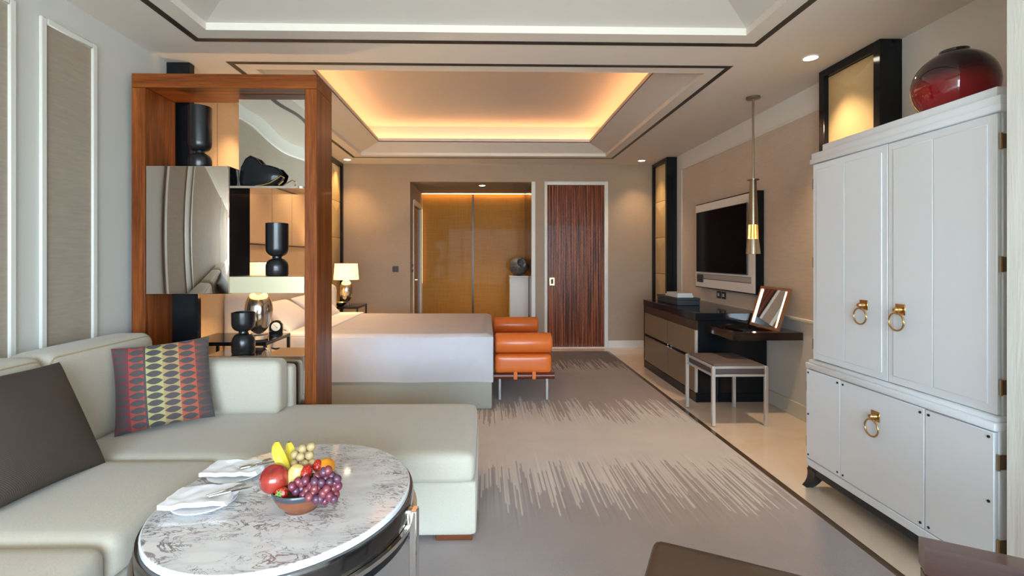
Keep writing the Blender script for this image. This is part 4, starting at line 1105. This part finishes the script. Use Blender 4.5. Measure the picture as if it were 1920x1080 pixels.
# ------------------------------------------------------------------ red vase on the armoire
def vase_mat():
    m, n, l, b = new_mat('oxblood_glaze')
    tc = n.new('ShaderNodeTexCoord'); sx = n.new('ShaderNodeSeparateXYZ'); l.new(tc.outputs['Object'], sx.inputs[0])
    w = nz(n, l, coords(n, l), 4, 2)
    z = math_n(n, l, 'ADD', math_n(n, l, 'DIVIDE', sx.outputs[2], 0.36), math_n(n, l, 'MULTIPLY', math_n(n, l, 'SUBTRACT', w, 0.5), 0.12))
    l.new(ramp(n, l, z, [(0.2, (0.34, 0.008, 0.014)), (0.42, (0.26, 0.006, 0.012)), (0.60, (0.030, 0.006, 0.008)), (0.8, (0.012, 0.009, 0.010))]), b.inputs['Base Color'])
    b.inputs['Roughness'].default_value = 0.05; b.inputs['Coat Weight'].default_value = 0.6
    return m
pr = [(0, 0.002), (0.07, 0.0), (0.08, 0.006)]
for k in range(1, 20):
    a = -1.12 + (1.12 + 1.22) * k / 19; pr.append((0.164 * math.cos(a), 0.172 + 0.172 * math.sin(a) * 0.98))
pr += [(0.056, 0.334), (0.056, 0.342), (0.050, 0.342), (0.050, 0.330), (0.12, 0.28), (0.10, 0.10), (0, 0.05)]
o = ob('round_vase', L(pr, (0, 0, 0), 48), vase_mat())
o.location = (2.262, 2.285, 2.0065); tag(o, 'large round vase glazed black and deep red on the armoire', 'vase')

# ------------------------------------------------------------------ dresser with drawers
DXF, DW = 1.960, XR - 0.014
DY0, DY1 = 4.466, 5.946
t = thing('dresser', 'low black lacquer dresser with champagne drawer fronts under the television', 'dresser', (2.3, 5.2, 0))
ob('plinth', B(DXF + 0.002, DW, DY0 + 0.002, DY1 - 0.002, 0.0, 0.085, 0.002, 1), black, t)
ob('carcass', B(DXF + 0.022, DW, DY0 + 0.0, DY1, 0.086, 0.762, 0.002, 1), black, t)
ob('top', B(DXF - 0.004, DW, DY0 - 0.004, DY1 + 0.002, 0.762, 0.832, 0.003, 1), black, t)
ob('end_panel', B(DXF, DXF + 0.0215, DY1 - 0.03, DY1, 0.086, 0.762, 0.002, 1), black, t)
ob('frieze_rail', B(DXF + 0.006, DXF + 0.0218, DY0 + 0.002, DY1 - 0.031, 0.676, 0.760, 0.002, 1), M('dark_bronze_lacquer', (0.045, 0.026, 0.016), 0.25, 0, 0.1), t)
for (y0, y1) in ((5.172, DY1 - 0.032), (DY0 + 0.03, 5.166)):
    for (z0, z1) in ((0.420, 0.672), (0.092, 0.386)):
        d = ob('drawer', B(DXF, DXF + 0.0215, y0, y1, z0, z1, 0.002, 1), champagne, t)
        if z1 < 0.5: ob('finger_pull', B(DXF - 0.004, DXF + 0.004, y0 + 0.002, y1 - 0.002, z1 + 0.003, z1 + 0.010, 0.001, 1), chrome, d)
ob('divider_strip', B(DXF - 0.001, DXF + 0.01, 5.1665, 5.1715, 0.092, 0.672), chrome, t)
ob('end_strip', B(DXF - 0.001, DXF + 0.02, DY0 + 0.001, DY0 + 0.028, 0.092, 0.672, 0.001, 1), nickel, t)
# things on the dresser
t = thing('storage_box', 'dark lidded box lying on the far end of the dresser', 'box', (2.19, 5.45, 0.833))
ob('tray', B(2.07, 2.32, 5.18, 5.78, 0.8335, 0.888, 0.003, 1), M('charcoal_leather', (0.035, 0.042, 0.052), 0.45), t); ob('lid', B(2.066, 2.324, 5.176, 5.784, 0.889, 0.912, 0.003, 1), MATS['charcoal_leather'], t)
def book(x0, x1, y0, y1, z0, z1, colr, label):
    t = thing('book', label, 'book', ((x0 + x1) / 2, (y0 + y1) / 2, z0), group='books on the dresser')
    c = M('cover_' + str(z0), colr, 0.4)
    m = B(x0, x1, y0, y1, z0, z0 + 0.003); box(m, x0, x1, y0, y1, z1 - 0.003, z1); box(m, x1 - 0.003, x1, y0, y1, z0 + 0.003, z1 - 0.003)
    ob('cover', m, c, t); ob('pages', B(x0 + 0.004, x1 - 0.0032, y0 + 0.004, y1 - 0.004, z0 + 0.0032, z1 - 0.0032), white, t)
book(2.095, 2.275, 5.24, 5.60, 0.913, 0.936, (0.62, 0.64, 0.66), 'pale grey book lying directly on the dark box')
book(2.105, 2.27, 5.26, 5.58, 0.9365, 0.956, (0.78, 0.77, 0.74), 'white book on top of the grey book')

# ------------------------------------------------------------------ dressing table with flip-up lit mirror
t = thing('dressing_table', 'dark wall-hung dressing table with an open lit mirror lid', 'dressing table', (2.35, 4.2, 0))
VX0, VX1, VY0, VY1, VZ0, VZ1 = 2.045, XR - 0.014, 3.948, 4.460, 0.664, 0.728
vwood = wood('dark_walnut', (0.012, 0.009, 0.008), (0.035, 0.020, 0.014), 'X', 18, 0.12, 0.5)
WX0, WX1, WY0, WY1 = 2.10, 2.44, 4.03, 4.43
m = NB()
box(m, VX0, WX0, VY0, VY1, VZ0, VZ1, 0.002, 1); box(m, WX1, VX1, VY0, VY1, VZ0, VZ1, 0.002, 1); box(m, WX0, WX1, VY0, WY0, VZ0, VZ1); box(m, WX0, WX1, WY1, VY1, VZ0, VZ1)
ob('desk_top', m, vwood, t)
ob('well_floor', B(WX0, WX1, WY0, WY1, VZ0, VZ0 + 0.012), black, t)
ob('well_divider', B(WX0 + 0.12, WX0 + 0.125, WY0, WY1, VZ0 + 0.012, VZ1 - 0.01), brass, t)
def lid_mat(bm):
    bmesh.ops.transform(bm, matrix=Matrix.Translation((2.455, 4.235, VZ1 + 0.002)) @ Matrix.Rotation(math.radians(17), 4, 'Y'), verts=bm.verts[:])
    return bm
LW, LH = 0.215, 0.375
bm = NB(); box(bm, 0.0, 0.022, -LW, LW, 0.0, 0.02); box(bm, 0.0, 0.022, -LW, LW, LH - 0.02, LH); box(bm, 0.0, 0.022, -LW, -LW + 0.02, 0.02, LH - 0.02); box(bm, 0.0, 0.022, LW - 0.02, LW, 0.02, LH - 0.02); box(bm, 0.014, 0.022, -LW + 0.02, LW - 0.02, 0.02, LH - 0.02)
lid = ob('mirror_lid', lid_mat(bm), M('copper_lid', (0.36, 0.17, 0.09), 0.3, 0.4, 0.2), t)
bm = NB(); box(bm, 0.008, 0.0135, -LW + 0.055, LW - 0.055, 0.022, LH - 0.022); ob('mirror_glass', lid_mat(bm), mirror_c, lid)
for sg in (-1, 1):
    bm = NB(); y = sg * (LW - 0.036); box(bm, 0.004, 0.0135, y - 0.010, y + 0.010, 0.03, LH - 0.03); ob('light_bar', lid_mat(bm), vanity_led, lid)
# ------------------------------------------------------------------ stool
t = thing('stool', 'square stool with grey-brown seat and slim silver metal frame', 'stool', (2.03, 4.08, 0))
SX0, SX1, SYa, SYb = 1.806, 2.258, 3.810, 4.335
for x in (SX0, SX1):
    for y in (SYa, SYb):
        xx = (x, x + 0.026) if x == SX0 else (x - 0.026, x); yy = (y, y + 0.026) if y == SYa else (y - 0.026, y)
        ob('leg', B(*xx, *yy, 0.0075 if x == SX0 else 0.0005, 0.482, 0.002, 1), nickel, t)
for z in (0.400, 0.464):
    for (a, b_, c, d_) in ((SX0 + 0.026, SX1 - 0.026, SYa + 0.003, SYa + 0.019), (SX0 + 0.026, SX1 - 0.026, SYb - 0.019, SYb - 0.003), (SX0 + 0.003, SX0 + 0.019, SYa + 0.026, SYb - 0.026), (SX1 - 0.019, SX1 - 0.003, SYa + 0.026, SYb - 0.026)):
        ob('rail', B(a, b_, c, d_, z, z + 0.017, 0.001, 1), nickel, t)
ob('seat', cushion(SX0 + 0.021, SX1 - 0.021, SYa + 0.021, SYb - 0.021, 0.402, 0.496, 0.018, (0, 0, 0.008)), stool_f, t)

# ------------------------------------------------------------------ television in a white surround
t = thing('television', 'black flat television hung in a pale black-edged surround', 'television', (2.6, 5.18, 0.995))
TX, TY0, TY1, TZ0, TZ1 = 2.558, 4.523, 5.840, 0.995, 1.988
ob('surround_box', B(TX + 0.004, XR - 0.0065, TY0, TY1, TZ0, TZ1, 0.002, 1), black, t)
ob('surround_face', B(TX, TX + 0.004, TY0 + 0.012, TY1 - 0.012, TZ0 + 0.012, TZ1 - 0.012), M('surround_white', (0.80, 0.77, 0.72), 0.35), t)
m = NB()
for (a, c, e, g_) in ((4.60, 5.80, 1.100, 1.106), (4.60, 5.80, 1.156, 1.160)): box(m, TX - 0.002, TX, a, c, e, g_)
ob('reveal_line', m, groove, t)
ob('lower_band', B(TX - 0.001, TX, 4.60, 5.80, 1.106, 1.156), M('band_grey', (0.42, 0.40, 0.37), 0.4), t)
ob('receiver', B(TX - 0.02, TX - 0.002, 5.62, 5.75, 1.062, 1.150, 0.003, 1), blackm, t)
sc = ob('screen_housing', B(TX - 0.018, TX - 0.0005, 4.648, 5.775, 1.180, 1.888, 0.004, 1), M('tv_edge', (0.16, 0.16, 0.17), 0.25, 0.6), t)
ob('screen', B(TX - 0.020, TX - 0.0185, 4.655, 5.768, 1.188, 1.881), M('tv_screen', (0.003, 0.003, 0.005), 0.10, 0, 0, 0.06), sc)
for y in (5.29, 5.40):
    o_ = thing('wall_socket', 'black wall socket below the television, ' + ('nearer the mirror' if y < 5.35 else 'nearer the books'), 'socket', (XR - 0.01, y, 0.935), group='sockets under the television')
    ob('plate', B(XR - 0.016, XR - 0.0065, y - 0.042, y + 0.042, 0.893, 0.972, 0.002, 1), blackm, o_); ob('outlet', B(XR - 0.018, XR - 0.0162, y - 0.02, y + 0.02, 0.915, 0.95, 0.001, 1), nickel, o_)

# ------------------------------------------------------------------ pendant lamp
PX, PY = 2.318, 4.139
t = thing('pendant_lamp', 'slender bronze pendant lamp hanging over the dressing table', 'lamp', (PX, PY, 1.38))
ob('canopy', L([(0, 2.7395), (0.056, 2.7395), (0.056, 2.722), (0.02, 2.718), (0, 2.718)], (PX, PY, 0), 28), bronze_p, t)
ob('rod', L([(0.0085, 2.02), (0.0085, 2.72)], (PX, PY, 0), 12), bronze_p, t)
ob('collar_plate', L([(0, 2.028), (0.048, 2.028), (0.048, 2.020), (0, 2.020)], (PX, PY, 0), 28), bronze_p, t)
ob('body', L([(0.027, 2.020), (0.029, 1.95), (0.036, 1.78), (0.040, 1.634), (0.0, 1.634)], (PX, PY, 0), 28), bronze_p, t)
g_ = ob('glowing_core', L([(0.030, 1.633), (0.030, 1.512)], (PX, PY, 0), 20), pend_glow, t)
for k in range(10):
    a = 2 * PI * k / 10
    ob('rib', Tb([(PX + 0.036 * math.cos(a), PY + 0.036 * math.sin(a), 1.633), (PX + 0.040 * math.cos(a), PY + 0.040 * math.sin(a), 1.512)], 0.0045, 6), brass, t)
ob('lower_bell', L([(0.0, 1.511), (0.044, 1.511), (0.050, 1.46), (0.058, 1.382), (0.054, 1.382), (0.044, 1.47), (0.0, 1.49)], (PX, PY, 0), 28), M('smoked_bell', (0.46, 0.41, 0.32), 0.2, 0.8), t)

# ------------------------------------------------------------------ leather ottoman and wooden armchair near the camera
ROT = -math.radians(27.5)
t = thing('leather_ottoman', 'dark brown leather ottoman beside the carpet edge in front', 'ottoman', (0.545, 1.557, 0.006), rz=ROT)
ob('cushion', cushion(0.0, 0.60, -0.50, 0.0, 0.27, 0.443, 0.03, (0, 0, 0.010), 14), brown_l, t, local=True)
ob('frame', B(0.02, 0.54, -0.48, -0.02, 0.21, 0.268, 0.004, 1), armwood, t, local=True)
for x in (0.03, 0.49):
    for y in (-0.47, -0.07): ob('leg', B(x, x + 0.04, y, y + 0.04, 0.001, 0.209, 0.003, 1), armwood, t, local=True)
t = thing('armchair', 'polished dark wooden armchair with flat arms in the near corner', 'armchair', (1.089, 1.193, 0.0), rz=-math.radians(30))
def arm(y0, y1):
    # flat arm with an arched underside
    bm = NB(); top = [(0.0, 0.65), (0.62, 0.65)]; pr = [(0.0, 0.65), (0.0, 0.585)]
    pr += [(0.045, 0.575)] + [(0.06 + 0.40 * k / 10, 0.555 + 0.045 * math.sin(PI * k / 10)) for k in range(11)] + [(0.62, 0.555), (0.62, 0.65)]
    poly_prism(bm, [(p[0], y0, p[1]) for p in pr], (0, y1 - y0, 0))
    return bm
for (y0, y1) in ((-0.055, 0.0), (-0.655, -0.60)):
    a = ob('armrest', arm(y0, y1), armwood, t, local=True)
    ob('front_post', B(0.002, 0.046, y0 + 0.004, y1 - 0.004, 0.008, 0.58, 0.004, 1), armwood, t, local=True)
    ob('rear_post', B(0.575, 0.62, y0 + 0.004, y1 - 0.004, 0.001, 0.56, 0.004, 1), armwood, t, local=True)
ob('seat_frame', B(0.03, 0.60, -0.60, -0.055, 0.26, 0.31, 0.004, 1), armwood, t, local=True)
ob('seat_cushion', cushion(0.02, 0.52, -0.598, -0.057, 0.311, 0.44, 0.03, (0, 0, 0.01)), brown_l, t, local=True)
bm = cushion(0.47, 0.60, -0.598, -0.057, 0.42, 0.84, 0.04, (0.01, 0, 0))
ob('back_cushion', bm, brown_l, t, local=True)
